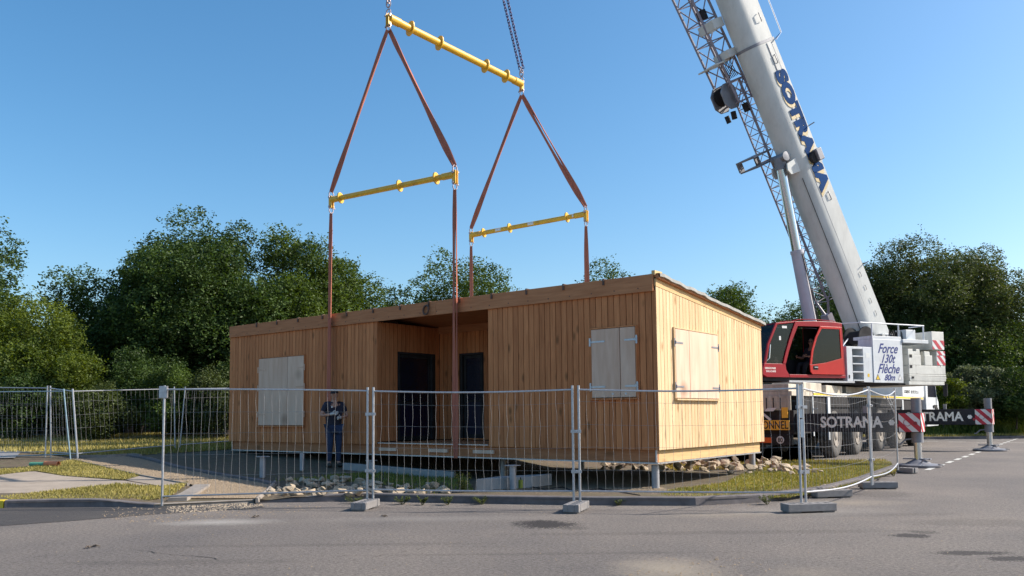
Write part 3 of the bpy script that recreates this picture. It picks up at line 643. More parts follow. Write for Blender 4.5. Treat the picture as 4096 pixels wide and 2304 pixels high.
s = MB(); s.box((BX0+0.12, 0.12, ZB+0.02), (BX1-0.12, BD-0.12, ZC-0.02)); s.build('floor_slab', DARKW, bld)
# base beams
s = MB(); s.box((BX0+0.08, 0.078, ZB), (BX1-0.08, 0.118, ZC-0.001), 0.2); s.build('base_beam', FASC, bld)
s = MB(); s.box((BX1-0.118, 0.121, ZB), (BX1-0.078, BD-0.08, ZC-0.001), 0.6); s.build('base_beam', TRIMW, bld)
s = MB(); s.box((BX0+0.08, BD-0.12, ZB), (BX1-0.12, BD-0.08, ZC-0.001), 0.5); s.box((BX0+0.08, 0.121, ZB), (BX0+0.12, BD-0.122, ZC-0.001), 0.5); s.build('base_beam', FASC, bld)
s = MB(); zz = ZB-0.028
s.box((BX0+0.06, 0.05, zz), (BX1-0.06, 0.14, ZB-0.004)); s.box((BX1-0.14, 0.143, zz), (BX1-0.055, BD-0.06, ZB-0.004)); s.box((BX0+0.06, BD-0.14, zz), (BX1-0.143, BD-0.06, ZB-0.004))
s.box((BX1-0.103, 0.048, ZB), (BX1-0.080, 0.076, ZC-0.002)); s.box((BX0+0.075, 0.048, ZB), (BX0+0.10, 0.076, ZC-0.002))
s.build('steel_rail', GALV, bld)
# deck in the porch
s = MB(); 
for i in range(13): s.box((RX0+0.01, 0.02+i*0.155, 0.745), (RX1-0.01, 0.165+i*0.155, 0.782))
s.build('porch_deck', FASC, bld)
s = MB(); s.box((RX0+0.02, 0.0, 0.765), (RX1-0.02, 0.016, 0.782)); s.build('deck_edge_strip', GALV, bld)
for x in (1545, 1747, 1928):
    p = onp(x, 1800, 1, 0.0); s = MB(); s.box((p[0]-0.27, 0.03, 0.60), (p[0]+0.27, 0.076, 0.67), 0.9); s.build('deck_packer', PLY, bld)
# fascia, trim and roof
s = MB(); s.box((BX0+0.03, -0.045, ZF1), (-5.2, -0.004, ZF2), 0.35); s.box((-5.196, -0.045, ZF1), (BX1-0.035, -0.004, ZF2), 0.6)
fas = s.build('fascia', FASC, bld, bevel=0.004)
s = MB()
for i in range(26):
    x = BX0+0.35+i*0.485; s.cyl((x, -0.047, ZF1+0.07), (x, -0.0455, ZF1+0.07), 0.013, 8)
s.build('bolt_head', RUST, fas)
hooks_px = [(1027, 1304), (1108, 1290), (1192, 1280), (1290, 1268), (1387, 1258), (1493, 1243), (1601, 1231), (1715, 1221), (1838, 1198), (1967, 1188), (2106, 1168), (2254, 1152), (2414, 1131)]
for x, y in hooks_px:
    p = onp(x, y, 1, -0.05); s = MB(); s.box((p[0]-0.018, -0.068, ZF2-0.10), (p[0]+0.018, -0.047, ZF2+0.014)); s.box((p[0]-0.018, -0.07, ZF2+0.004), (p[0]+0.018, 0.06, ZF2+0.016))
    s.build('strap_clip', RUST, bld)
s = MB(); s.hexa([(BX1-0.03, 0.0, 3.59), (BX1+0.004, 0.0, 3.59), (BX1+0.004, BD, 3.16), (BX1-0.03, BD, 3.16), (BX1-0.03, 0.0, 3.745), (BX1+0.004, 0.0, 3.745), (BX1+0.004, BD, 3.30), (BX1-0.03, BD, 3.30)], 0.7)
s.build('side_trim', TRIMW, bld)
s = MB(); s.hexa([(BX0-0.004, 0.0, 3.59), (BX0+0.03, 0.0, 3.59), (BX0+0.03, BD, 3.16), (BX0-0.004, BD, 3.16), (BX0-0.004, 0.0, 3.74), (BX0+0.03, 0.0, 3.74), (BX0+0.03, BD, 3.30), (BX0-0.004, BD, 3.30)], 0.7)
s.build('side_trim', FASC, bld)
s = MB()
def slab(x0, x1, y0, y1, za, zb, th): return [(x0, y0, za-th), (x1, y0, za-th), (x1, y1, zb-th), (x0, y1, zb-th), (x0, y0, za), (x1, y0, za), (x1, y1, zb), (x0, y1, zb)]
s.hexa(slab(BX0+0.02, BX1+0.06, 0.0, BD+0.04, 3.79, 3.33, 0.07), 0.3); roof = s.build('roof', FASC, bld)
s = MB(); n = 34
for i in range(n):      # grey membrane strip lapping over the roof edge, slightly ruffled
    y = -0.0+(BD+0.07)*i/(n-1); z = 3.795-0.0965*y; wv = 0.004*math.sin(i*1.7)+0.004*math.sin(i*0.63+1)
    if y < 1.9: wv += 0.016*abs(math.sin(i*0.9))
    s.pts([(BX1-0.9, y, z+0.01), (BX1+0.05, y, z+0.012+wv), (BX1+0.088+wv*0.5, y, z+0.006+wv), (BX1+0.092+wv*0.5, y, z-0.05+wv), (BX1+0.066, y, z-0.055+wv)])
for i in range(n-1):
    for j in range(4): a = i*5+j; s.face((a, a+5, a+6, a+1), 0.5)
s.build('roof_membrane', MEMB, roof)
s = MB(); s.hexa(slab(BX0+0.02, BX1-0.901, 0.02, BD+0.05, 3.80, 3.34, 0.008)); s.build('roof_membrane', MEMB, roof)
s = MB(); s.box((BX1-0.06, -0.03, 3.78), (BX1+0.005, 0.24, 3.862), 0.9); s.build('corner_batten', TRIMW, bld)
# porch head beam
s = MB(); s.box((RX0+0.01, RD-0.05, 3.36), (RX1-0.01, RD-0.002, 3.60), 0.4); s.build('porch_beam', FASC, bld)
# doors
def door(name, org, ux, w_, h_, uy):
    """frame and half glazed leaf inside an opening; ux along the wall, uy into the room"""
    F = frame(org, ux, uy, (0, 0, 1)); s = MB(F)
    s.box((0, 0.0, 0), (0.05, 0.09, h_)); s.box((w_-0.05, 0, 0), (w_, 0.09, h_)); s.box((0.051, 0, h_-0.05), (w_-0.051, 0.09, h_))
    d = s.build('doorway', DKM, bld)
    s = MB(F); s.box((0.052, 0.06, 0.0), (0.12, 0.10, h_-0.052)); s.box((w_-0.12, 0.06, 0), (w_-0.052, 0.10, h_-0.052)); s.box((0.121, 0.06, 0), (w_-0.121, 0.10, 0.10)); s.box((0.121, 0.06, h_-0.13), (w_-0.121, 0.10, h_-0.052)); s.box((0.121, 0.06, 0.85), (w_-0.121, 0.10, 0.90))
    s.build('door_leaf', DKM, d)
    s = MB(F); s.box((0.12, 0.075, 0.9), (w_-0.12, 0.083, h_-0.13)); s.build('pane', GLASSD, d)
    s = MB(F); s.box((0.12, 0.072, 0.10), (w_-0.12, 0.084, 0.85)); s.build('lower_panel', BLUE_REFL, d)
    return d
door('door', (RX0-0.005, D1[0], D1[2]), (0, 1, 0), D1[1]-D1[0], D1[3]-D1[2], (-1, 0, 0))
door('door', (D2[0], RD+0.005, D2[2]), (1, 0, 0), D2[1]-D2[0], D2[3]-D2[2], (0, 1, 0))
# shuttered windows
def window(F, w_, h_, split, hz, hm, label, sm=PLY, frm=LARCH_SHADE, L=0.30):
    s = MB(F)   # local x along wall, y outwards (towards viewer), z up
    s.box((-0.03, 0.0, 0), (-0.004, 0.035, h_+0.025)); s.box((w_+0.004, 0, 0), (w_+0.03, 0.035, h_+0.025)); s.box((-0.003, 0, h_+0.004), (w_+0.003, 0.04, h_+0.025))
    s.box((-0.035, 0, -0.035), (w_+0.035, 0.07, -0.006)); f = s.build('window', frm, bld); f['label'] = label
    s = MB(F); s.box((-0.003, 0.0, 0), (w_+0.003, 0.006, h_)); s.build('window_recess', DARKW, f)
    for x0_, x1_ in ((0.003, split-0.008), (split+0.008, w_-0.003)):
        s = MB(F); s.box((x0_, 0.01, 0.008), (x1_, 0.040, h_-0.006), random.uniform(0.5, 0.95)); s.build('shutter', sm, f)
    for z in hz:
        for sd_ in (0, 1):
            s = MB(F)
            xa = -0.012 if sd_ == 0 else w_+0.012; dr = 1 if sd_ == 0 else -1; l2 = min(L, (split if sd_ == 0 else w_-split)*0.72)
            x0_, x1_ = sorted((xa, xa+dr*l2)); s.box((x0_, 0.041, z-0.016), (x1_, 0.047, z+0.016))
            x0_, x1_ = sorted((xa-dr*0.035, xa+dr*0.0)); s.box((x0_, 0.036, z-0.075), (x1_, 0.045, z+0.075)); s.cyl((xa, 0.05, z-0.03), (xa, 0.05, z+0.03), 0.012, 8)
            s.build('hinge', hm, f)
    return f
Ff = lambda x, z: frame((x, 0.0, z), (1, 0, 0), (0, -1, 0), (0, 0, 1))
window(Ff(-11.44, 1.16), 1.82, 1.71, 1.19, (0.28, 0.95, 1.42), PLY, 'large shuttered window at the left end of the front')
w2 = window(Ff(-1.32, 1.66), 0.91, 1.25, 0.60, (0.20, 1.02), GALV, 'shuttered window near the right corner of the front')
s = MB(Ff(-1.32, 1.66)); s.box((0.42, 0.041, 0.05), (0.46, 0.046, 0.085)); s.box((0.69, 0.041, 0.05), (0.73, 0.046, 0.085)); s.build('lift_handle', GALV, w2)
Fr = frame((0.0, 0.62, 1.64), (0, 1, 0), (1, 0, 0), (0, 0, 1))
window(Fr, 1.80, 1.25, 0.55, (0.21, 1.00), GREYM, 'sunlit shuttered window on the gable side', frm=LARCH_SUN)

# ================================================================== RIG
def sling(p0, p1, w_, label, group, bulge=0.0, twist=1.2):
    """flat woven round sling from p0 (top) to p1: two webbing strands that lie together"""
    p0 = Vector(p0); p1 = Vector(p1); d = (p1-p0).normalized(); s = MB(); n = 24
    a0 = Vector((1, 0, 0)) if abs(d.x) < 0.8 else Vector((0, 0, 1)); side0 = (a0-d*a0.dot(d)).normalized(); side1 = d.cross(side0)
    for st in (-1, 1):
        base = len(s.v)
        for i in range(n):
            t = i/(n-1); c = p0.lerp(p1, t); a = st*0.25+twist*0.5*math.sin(t*math.pi*1.3)
            ex = side0*math.cos(a)+side1*math.sin(a); ey = d.cross(ex)
            wd = w_*0.5*(0.55+0.45*min(1, min(t, 1-t)*9)); off = side0*(st*(w_*0.22+bulge*math.sin(t*math.pi)))
            for j in range(8):
                b = 2*math.pi*j/8; s.v.append(tuple(c+off+ex*(wd*math.cos(b))+ey*(wd*0.3*math.sin(b))))
        for i in range(n-1):
            for j in range(8): q = base+i*8+j; e = base+i*8+(j+1) % 8; s.face((q, e, e+8, q+8), 0.5, True)
        s.face([base+j for j in range(8)]); s.face([base+(n-1)*8+j for j in range(8)][::-1])
    return s.build('lifting_sling', SLING, label=label, cat='sling', group=group, loc=p1)
def shackle(c, r, pin, parent, up=1):
    """bow shackle: U of steel, crosspin along pin"""
    pin = Vector(pin).normalized(); c = Vector(c); s = MB(); P = []
    for i in range(13):
        a = math.pi*i/12; P.append(c+pin*(r*math.cos(a)*(1 if i not in (0, 12) else 0.8))+Vector((0, 0, up))*(r*1.3*math.sin(a)))
    P = [c+pin*r*0.8-Vector((0, 0, up))*r*0.6]+P+[c-pin*r*0.8-Vector((0, 0, up))*r*0.6]
    s.tube(P, r*0.2, 8); q = c-Vector((0, 0, up))*r*0.6
    s.cyl(q-pin*r*1.35, q+pin*r*1.25, r*0.2, 8); s.cyl(q-pin*r*1.6, q-pin*r*1.25, r*0.36, 6)
    return s.build('shackle', SHAK, parent)
def spreader(p0, p1, r, fl, label, downs, ups, lab=()):
    p0 = Vector(p0); p1 = Vector(p1); d = (p1-p0).normalized(); rt = empty('spreader_beam', (p0+p1)/2, label, 'spreader beam', 'yellow spreader beams of the lifting rig')
    s = MB(); s.cyl(p0+d*0.18, p1-d*0.18, r, 20); b = s.build('tube', SPY, rt)
    s = MB(); s.cyl(p0+d*0.02, p0+d*0.34, r*1.18, 20); s.build('sleeve', SPY, rt); s = MB(); s.cyl(p1-d*0.34, p1-d*0.02, r*1.18, 20); s.build('sleeve', SPY, rt)
    upv = (Vector((0, 0, 1))-d*d.z).normalized(); sv = d.cross(upv)
    for t in fl:
        c = p0.lerp(p1, t); s = MB(); k = 22; P = []
        for sd_ in (-0.018, 0.018):
            for i in range(k):
                a = 2*math.pi*i/k; rr = r*1.62+r*0.55*abs(math.cos(a-0.5))**4
                P.append(c+d*sd_+upv*(rr*math.cos(a))+sv*(rr*math.sin(a)*0.92))
        s.pts(P); s.face(range(k)); s.face(range(2*k-1, k-1, -1))
        for i in range(k): s.face((i, (i+1) % k, k+(i+1) % k, k+i))
        s.build('flange', SPY, rt, bevel=0.004)
    for e, sg in ((p0, 1), (p1, -1)):
        s = MB(); F = frame(e, d, sv, Vector((0, 0, 1)))
        s = MB(F); s.box((-0.045, -0.045, -0.20), (0.055, -0.022, 0.09)); s.box((-0.045, 0.022, -0.20), (0.055, 0.045, 0.09)); s.box((sg*0.05-0.02, -0.045, -0.07), (sg*0.05+0.02, 0.045, 0.07)); s.build('end_lug', SPY, rt, bevel=0.004)
        s = MB(F); s.cyl((0, -0.075, 0.05), (0, 0.075, 0.05), 0.03, 10); s.cyl((0, -0.075, -0.17), (0, 0.075, -0.17), 0.026, 10); s.build('bolt', SHAK, rt)
        shackle(e+Vector((0, 0, 0.11)), 0.07, sv, rt, 1); shackle(e+Vector((0, 0, -0.24)), 0.065, sv, rt, -1)
    for t0, t1 in lab:
        s = MB(); a = p0.lerp(p1, t0); c = p0.lerp(p1, t1); k = 7
        for i in range(k):
            an = -1.35+0.9*i/(k-1)*1.5; o_ = (upv*math.sin(an*-0.6)*0+(-sv if (sv.y > 0) else sv))
            ang = (i/(k-1)-0.5)*1.3; nn = (o_*math.cos(ang)+upv*math.sin(ang))*(r+0.003); s.pts([a+nn, c+nn])
        for i in range(k-1): s.face((2*i, 2*i+1, 2*i+3, 2*i+2))
        s.build('sticker', STKR, rt)
    return rt
XF0, XF1 = -8.53, -4.57
spreader((XF0, -0.12, 6.53), (XF1, -0.12, 6.40), 0.062, (0.085, 0.585, 0.865), 'yellow spreader tube hanging over the front wall of the building', 1, 1, ((0.055, 0.07),))
spreader((XF0+0.07, 4.9, 6.50), (XF1, 4.9, 6.50), 0.062, (0.12, 0.36, 0.85), 'yellow spreader tube with white stickers hanging over the rear wall', 1, 1, ((0.05, 0.09), (0.24, 0.29), (0.53, 0.58), (0.90, 0.94)))
spreader((-6.62, -0.08, 10.45), (-6.62, 4.93, 10.47), 0.085, (0.14, 0.34, 0.69, 0.86), 'topmost yellow spreader tube hanging from two chains', 1, 1)
UT = 10.47-0.32
sling((-6.62, -0.10, UT), (XF0, -0.12, 6.72), 0.12, 'left one of the two slanting slings above the front spreader tube', 'reddish brown slanting slings')
sling((-6.60, -0.06, UT), (XF1, -0.12, 6.58), 0.11, 'right one of the two slanting slings above the front spreader tube', 'reddish brown slanting slings', 0.0, 1.8)
sling((-6.62, 4.93, UT), (XF0+0.07, 4.9, 6.70), 0.12, 'left one of the two slanting slings above the rear spreader tube', 'reddish brown slanting slings')
sling((-6.60, 4.93, UT), (XF1, 4.9, 6.68), 0.11, 'right one of the two slanting slings above the rear spreader tube', 'reddish brown slanting slings', 0.02, 1.8)
sling((XF0, -0.12, 6.20), (XF0-0.03, -0.13, 0.50), 0.11, 'left vertical sling down the front wall beside the worker', 'vertical slings under the spreader tubes', 0.0, 0.8)
sling((XF1, -0.12, 6.08), (XF1, -0.13, 0.50), 0.10, 'right vertical sling down the front wall past the porch', 'vertical slings under the spreader tubes', 0.02, 1.5)
sling((XF0+0.07, 4.9, 6.18), (XF0+0.07, 4.93, 0.50), 0.10, 'left vertical sling behind the building roof', 'vertical slings under the spreader tubes', 0.0, 0.5)
sling((XF1, 4.9, 6.18), (XF1+0.02, 4.93, 0.50), 0.09, 'right vertical sling behind the building roof', 'vertical slings under the spreader tubes', 0.025, 0.3)
def chain(p0, p1, label, pitch=0.078):
    p0 = Vector(p0); p1 = Vector(p1); d = (p1-p0).normalized(); L = (p1-p0).length; n = int(L/pitch); s = MB()
    e1 = d.orthogonal().normalized(); e2 = d.cross(e1)
    for i in range(n):
        c = p0+d*(pitch*(i+0.5)); ex = (e1+e2).normalized() if i % 2 else (e1-e2).normalized(); P = []
        for k in range(12):
            a = 2*math.pi*k/12; P.append(c+d*(math.cos(a)*0.030+(0.024 if math.cos(a) > 0 else -0.024))+ex*(math.sin(a)*0.030))
        P.append(P[0]); P.append(P[1]); s.tube(P, 0.0115, 6, caps=False)
    return s.build('lifting_chain', CHAIN, label=label, cat='chain', group='dark chains holding the top spreader tube', loc=p0)
HK = Vector((-6.6, 2.42, 17.0))
for yb, nm in ((4.93, 'far right'), (-0.08, 'left')):
    b0 = Vector((-6.62, yb, 10.78)); 
    for sx, w_ in ((-0.05, 'left'), (0.06, 'right')):
        c0 = b0+Vector((sx*1.1, 0, 0.12)); c1 = HK+Vector((sx*1.5, 0, 0)); c1 = c0+(c1-c0)*(0.62)
        chain(c0, c1, '%s strand of the dark chain above the %s end of the top spreader tube' % (w_, nm))
    s = MB()
    for dz, rr, ph in ((0.0, 0.055, 0.2), (0.09, 0.05, 1.6)):
        P = []
        for k in range(14):
            a = 2*math.pi*k/12; P.append(b0+Vector((math.sin(a)*rr*math.cos(ph), math.sin(a)*rr*math.sin(ph), math.cos(a)*rr*1.6+dz)))
        s.tube(P, 0.018, 7, caps=False)
    s.build('master_link', SHAK, label='steel link joining the %s chain strands to the top spreader tube' % nm, cat='link', group='steel links at the chain ends', loc=b0)
# cable coil on the fascia
s = MB(); c = onp(1704, 1240, 1, -0.08); P = []
for k in range(50):
    a = 2*math.pi*k/16; P.append((c[0]+0.085*math.cos(a), -0.085+0.012*math.sin(k*0.37), c[2]+0.10*math.sin(a)))
s.tube(P, 0.018, 8); s.tube([(c[0]+0.05, -0.08, c[2]+0.08), (c[0]+0.09, -0.06, ZF2+0.03)], 0.006, 6)
s.build('cable_coil', RUST, label='dark coil of cable hanging on the front fascia above the porch', cat='coil', loc=c)

# ================================================================== FENCE
def dep(p): return float(sum((p[i]-CAM[i])*CF[i] for i in range(3)))
def fence_panel(b0, b1, label, H=1.83, px=None, sag=0.0, bow=0.0, lean0=(0, 0), lean1=(0, 0), m=GALV, mv=None, nv=None, up0=0.14, wires=True, group='temporary fence panels around the site', seed=0):
    rg = random.Random(seed); b0 = Vector(b0); b1 = Vector(b1); d = b1-b0; d.z = 0; L = d.length; d.normalize(); nrm = Vector((-d.y, d.x, 0))
    H0, H1 = (px[0]/FPX*dep(b0), px[1]/FPX*dep(b1)) if px else (H, H)
    H = max(H0, H1); b0 = b0+d*0.045; b1 = b1-d*0.045
    l0 = Vector((*lean0, 0)); l1 = Vector((*lean1, 0))
    def P(u, h):   # u 0..1 along, h metres above foot
        p = b0.lerp(b1, u); q = (1-u)*l0*(h/H)+u*l1*(h/H); s_ = math.sin(math.pi*u)
        return p+q+Vector((0, 0, h*((1-u)*H0+u*H1)/H-sag*s_*(h/H if h > 0.4 else 0.5)))+nrm*(bow*s_)
    rt = empty('fence_panel', tuple(b0), label, 'fence panel', group)
    s = MB()
    for u in (0, 1): s.tube([P(u, 0.0), P(u, H)], 0.0185, 10)
    n = 13
    s.tube([P(i/(n-1), H-0.06) for i in range(n)], 0.0135, 8); s.tube([P(i/(n-1), up0) for i in range(n)], 0.0135, 8)
    s.build('frame', mv or m, rt)
    if wires:
        s = MB(); nv = nv or int(L/0.125)
        for i in range(1, nv):
            u = i/nv; k = 9; Q = []
            for j in range(k):
                h = up0+(H-0.06-up0)*j/(k-1); w_ = rg.uniform(-0.012, 0.012) if 0 < j < k-1 else 0
                Q.append(P(u, h)+d*w_)
            s.tube(Q, 0.0016, 4, caps=False)
        for hh in (0.44, 0.77, 1.10, 1.43):
            s.tube([P(i/(n-1), hh+rg.uniform(-0.006, 0.006)) for i in range(n)], 0.0019, 4, caps=False)
        s.build('wire_mesh', GALVW, rt)
    return rt
def clampf(p, d, rt, h):
    s = MB(); d = Vector((*d, 0)).normalized(); c = Vector(p)+Vector((0, 0, h)); n_ = Vector((-d.y, d.x, 0))
    s.M = frame(c, d, n_, (0, 0, 1)); s.box((-0.075, -0.028, -0.022), (0.075, -0.021, 0.022)); s.box((-0.075, 0.021, -0.022), (0.075, 0.028, 0.022)); s.cyl((0, -0.05, 0), (0, 0.045, 0), 0.009, 8); s.cyl((0, -0.052, 0), (0, -0.035, 0), 0.018, 6)
    s.build('clamp', GALV, rt)
PA = (-5.41, -6.02, 0.03); P1 = (-3.62, -3.82, 0.14); P2 = (-0.52, -2.35, 0.14); P3 = (2.50, -0.72, 0.14)
def at_ground(x, y, z): 
    p = onp(x, y, 2, z); return (float(p[0]), float(p[1]), z)
P1 = at_ground(1481, 1995, 0.125); P2 = at_ground(2308, 2003, 0.125); P3 = at_ground(3219, 2010, 0.125); P4 = at_ground(3490, 1940, 0.15); P5 = at_ground(3593, 1880, 0.17)
f1 = fence_panel(PA, P1, 'mesh fence panel between the single left post and the first concrete block in front', px=(480, 446), sag=-0.01, bow=-0.05, seed=1)
f2 = fence_panel(P1, P2, 'mesh fence panel in front of the porch, between the first and second front blocks', px=(446, 461), sag=0.03, bow=0.04, seed=2)
f3 = fence_panel(P2, P3, 'mesh fence panel in front of the right end of the building and its corner', px=(461, 474), sag=0.03, bow=0.10, seed=3)
f4 = fence_panel(P3, P4, 'sagging mesh fence panel running back from the corner block in front of the crane wheels', px=(474, 394), sag=0.10, bow=-0.06, seed=4)
f5 = fence_panel(P4, P5, 'farthest right mesh fence panel, ending beside the near outrigger foot', px=(394, 327), sag=0.10, bow=-0.04, seed=5)
for p, d, rt in ((P1, (0.88, 0.5), f2), (P2, (0.88, 0.5), f3), (P3, (0.6, 0.8), f4), (P4, (0, 1), f5)):
    clampf(p, d, rt, 1.28 if p is P1 else (1.0 if p is P2 else 1.32)); clampf(p, d, rt, 0.42)
s = MB(); c = Vector(P3)+Vector((0, 0, 0)); 
s.M = frame(c, CR, (0, 0, 1), -Vector(CF)); s.box((-0.035, 1.17, 0.022), (0.0, 1.62, 0.028)); s.box((-0.03, 0.90, 0.022), (0.01, 1.15, 0.028)); s.build('label_strip', STKR, f4)
s = MB(); s.M = frame(PA, CR, (0, 0, 1), -Vector(CF)); s.box((-0.03, 1.66, -0.03), (0.09, 1.84, 0.03)); s.build('corner_plate', GALV, f1)
# left and rear panels
def g3(x, y, z=None):
    p = GT(x, y, 0.0); return (p[0], p[1], TZ(*p))
crv = Vector((CR[0], CR[1])).normalized()
La1 = g3(188, 1829); La0 = (La1[0]-crv.x*1.1-0.4, La1[1]-crv.y*1.1-2.9, 0); La0 = (La1[0]-2.75, La1[1]-2.1, La1[2]+0.02)
fence_panel(La0, La1, 'leftmost fence panel, upright, behind the leaning one', px=(300, 286), seed=11, sag=0.02)
Lb1 = g3(289, 1838); Lb0 = (Lb1[0]-2.6, Lb1[1]-2.2, Lb1[2]-0.10)
fence_panel(Lb0, Lb1, 'leaning fence panel at the left edge ending in a blue tinted post', px=(300, 282), lean0=tuple(-crv*0.10), lean1=tuple(-crv*0.22), seed=12, mv=GALVB)
Lc0 = g3(199, 1830); Lc1 = (Lb1[0]+0.02, Lb1[1]+0.03, Lb1[2])
fence_panel(Lc0, (Lc1[0]+0.12*crv.x, Lc1[1]+0.12*crv.y, Lc1[2]), 'short looking fence panel squeezed between the two left fence corners', px=(286, 282), lean0=tuple(-crv*0.07), lean1=tuple(-crv*0.18), seed=13, mv=GALV)
Ld0 = (Lb1[0]+0.08, Lb1[1]+0.06, Lb1[2]); Ld1 = g3(706, 1800)
fence_panel(Ld0, Ld1, 'long fence panel along the back lawn left of the building', px=(282, 253), lean0=tuple(-crv*0.18), lean1=tuple(-crv*0.06), seed=14)
Le0 = g3(713, 1800); Le1 = g3(1010, 1776)
fence_panel(Le0, Le1, 'fence panel behind the left end of the building with a post leaning to the right', px=(253, 232), lean0=tuple(crv*0.12), lean1=(0, 0), seed=15)
def block(p, ang, label, L=0.62, W=0.23, Hh=0.125):
    F = frame((p[0], p[1], p[2] if len(p) > 2 else 0.0), (math.cos(ang), math.sin(ang), 0), (-math.sin(ang), math.cos(ang), 0), (0, 0, 1)); s = MB(F)
    s.box((-L/2, -W/2, 0.02), (L/2, -W/2+0.065, Hh)); s.box((-L/2, W/2-0.065, 0.02), (L/2, W/2, Hh))
    xs = [-L/2, -L/2+0.06, -0.20, -0.14, -0.08, -0.02, 0.04, 0.10, 0.16, 0.22, L/2-0.06, L/2]
    for i in range(0, len(xs)-1, 2): s.box((xs[i]+0.0005, -W/2+0.0655, 0.02), (xs[i+1], W/2-0.0655, Hh-0.001))
    s.box((-L/2+0.01, -W/2+0.0655, 0.02), (L/2-0.01, W/2-0.0655, 0.05)); s.box((-L/2+0.02, -W/2+0.02, 0), (-L/2+0.2, W/2-0.02, 0.0195)); s.box((L/2-0.2, -W/2+0.02, 0), (L/2-0.02, W/2-0.02, 0.0195))
    return s.build('concrete_block', CONC, label=label, cat='concrete block', group='concrete feet of the fence', loc=(p[0], p[1], p[2] if len(p) > 2 else 0), bevel=0.008)
block((P1[0]+0.14, P1[1]-0.22), math.atan2(0.80, -0.42), 'concrete block under the joint of the two left front fence panels')
block((P2[0]+0.12, P2[1]-0.20), math.atan2(0.86, -0.30), 'concrete block under the fence joint in the middle of the front')
block((P3[0]+0.06, P3[1]-0.03), math.atan2(0.80, 0.72), 'concrete block under the fence corner nearest the camera on the right', L=0.72)
b4 = G0(3325, 1990); block(b4, math.atan2(0.85, 0.75), 'concrete block topped with small stones just behind the fence corner')
b5 = G0(3512, 1955); block((b5[0], b5[1], 0.0), math.atan2(0.62, 0.85), 'concrete block under the fence post in front of the middle crane wheels')
b6 = G0(3628, 1893); block((b6[0], b6[1], 0.0), math.atan2(-0.3, 0.95), 'small concrete block beside the near outrigger foot', L=0.4)

# ================================================================== SITE THINGS
def fpost(x, ybase, ytop, label, r=0.068, plate=0.0):
    p = GT(x, ybase); z0 = TZ(*p); d = ray(x, ytop); t = ((p[0]-CAM[0])*CF[0]+(p[1]-CAM[1])*CF[1])/((CF[0]**2+CF[1]**2)) if 0 else None
    # height of the top from the same horizontal distance
    hd = math.hypot(p[0]-CAM[0], p[1]-CAM[1]); zt = CAM[2]+d[2]*hd/math.hypot(d[0], d[1])
    zt = min(zt, ZB-0.05) if -12.9 < p[0] < 0.1 and -0.05 < p[1] < 4.9 else zt
    rt = empty('foundation_post', (p[0], p[1], z0), label, 'steel post', 'steel foundation posts of the building')
    s = MB(); s.cyl((p[0], p[1], z0-0.1), (p[0], p[1], zt), r, 18); s.build('tube', POST, rt)
    if plate: s = MB(); s.box((p[0]-plate, p[1]-plate, zt), (p[0]+plate, p[1]+plate, zt+0.014)); s.build('top_plate', POST, rt)
    return rt
fpost(2623, 1957, 1860, 'thick steel foundation post under the front right corner of the building', 0.068)
fpost(3010, 1888, 1800, 'steel foundation post under the far end of the sunlit gable side', 0.068)
fpost(2051, 1963, 1863, 'short sunlit steel post with a square top plate standing free in front of the building', 0.055, 0.10)
fpost(1050, 1905, 1828, 'shaded steel post with a top plate under the left end of the building', 0.06, 0.10)
fpost(1485, 1900, 1843, 'steel post with a top plate directly behind the first fence joint', 0.055, 0.09)
fpost(1208, 1880, 1812, 'thin shaded steel post between the left end and the worker', 0.05)
fpost(2014, 1915, 1838, 'shaded steel post just behind the free standing sunlit one', 0.065)
fpost(2330, 1880, 1832, 'small shaded steel post far under the right half of the building', 0.05)
# slab block, wall, canister
p0 = GT(1905, 1968); p1 = GT(2130, 1955); z0 = TZ(*p0)
ex = Vector((p1[0]-p0[0], p1[1]-p0[1], 0)); ey = Vector((-0.1, 0.95, 0))*0.75
s = MB(); q0 = Vector((*p0, z0-0.05)); P = [q0, q0+ex, q0+ex+ey, q0+ey]; s.hexa([tuple(p) for p in P]+[tuple(p+Vector((0, 0, 0.27))) for p in P])
s.build('concrete_slab', CONCB, label='blue grey concrete slab block lying in the shade under the porch', cat='concrete slab', loc=tuple(q0), bevel=0.01)
p0 = GT(1370, 1878); p1 = GT(1815, 1915)
s = MB(); n_ = Vector((p1[1]-p0[1], -(p1[0]-p0[0]), 0)).normalized()*-0.12
a = Vector((*p0, TZ(*p0)-0.05)); b_ = Vector((*p1, TZ(*p1)-0.05)); s.hexa([tuple(a), tuple(b_), tuple(b_+n_), tuple(a+n_)]+[tuple(v+Vector((0, 0, 0.19))) for v in (a, b_, b_+n_, a+n_)])
s.build('concrete_beam', CONCB, label='long low concrete beam lying in the shade under the building', cat='concrete beam', loc=tuple(a), bevel=0.008)
p0 = GT(2077, 1957); z0 = TZ(*p0); rt = empty('jerrycan', (p0[0], p0[1], z0), 'small green canister beside the free standing steel post', 'canister')
s = MB(); s.box((p0[0]-0.06, p0[1]-0.04, z0), (p0[0]+0.06, p0[1]+0.04, z0+0.17)); s.build('body', FUEL, rt, bevel=0.015)
s = MB(); s.cyl((p0[0]-0.03, p0[1], z0+0.165), (p0[0]-0.03, p0[1], z0+0.20), 0.018, 10); s.tube([(p0[0]+0.04, p0[1], z0+0.165), (p0[0]+0.03, p0[1], z0+0.21), (p0[0]-0.01, p0[1], z0+0.20)], 0.009, 6); s.build('cap', DKM, rt)
s = MB(); P = [g3(2095, 1948), g3(2180, 1965), g3(2250, 1955), g3(2300, 1975), g3(2400, 1962), g3(2560, 1990)]
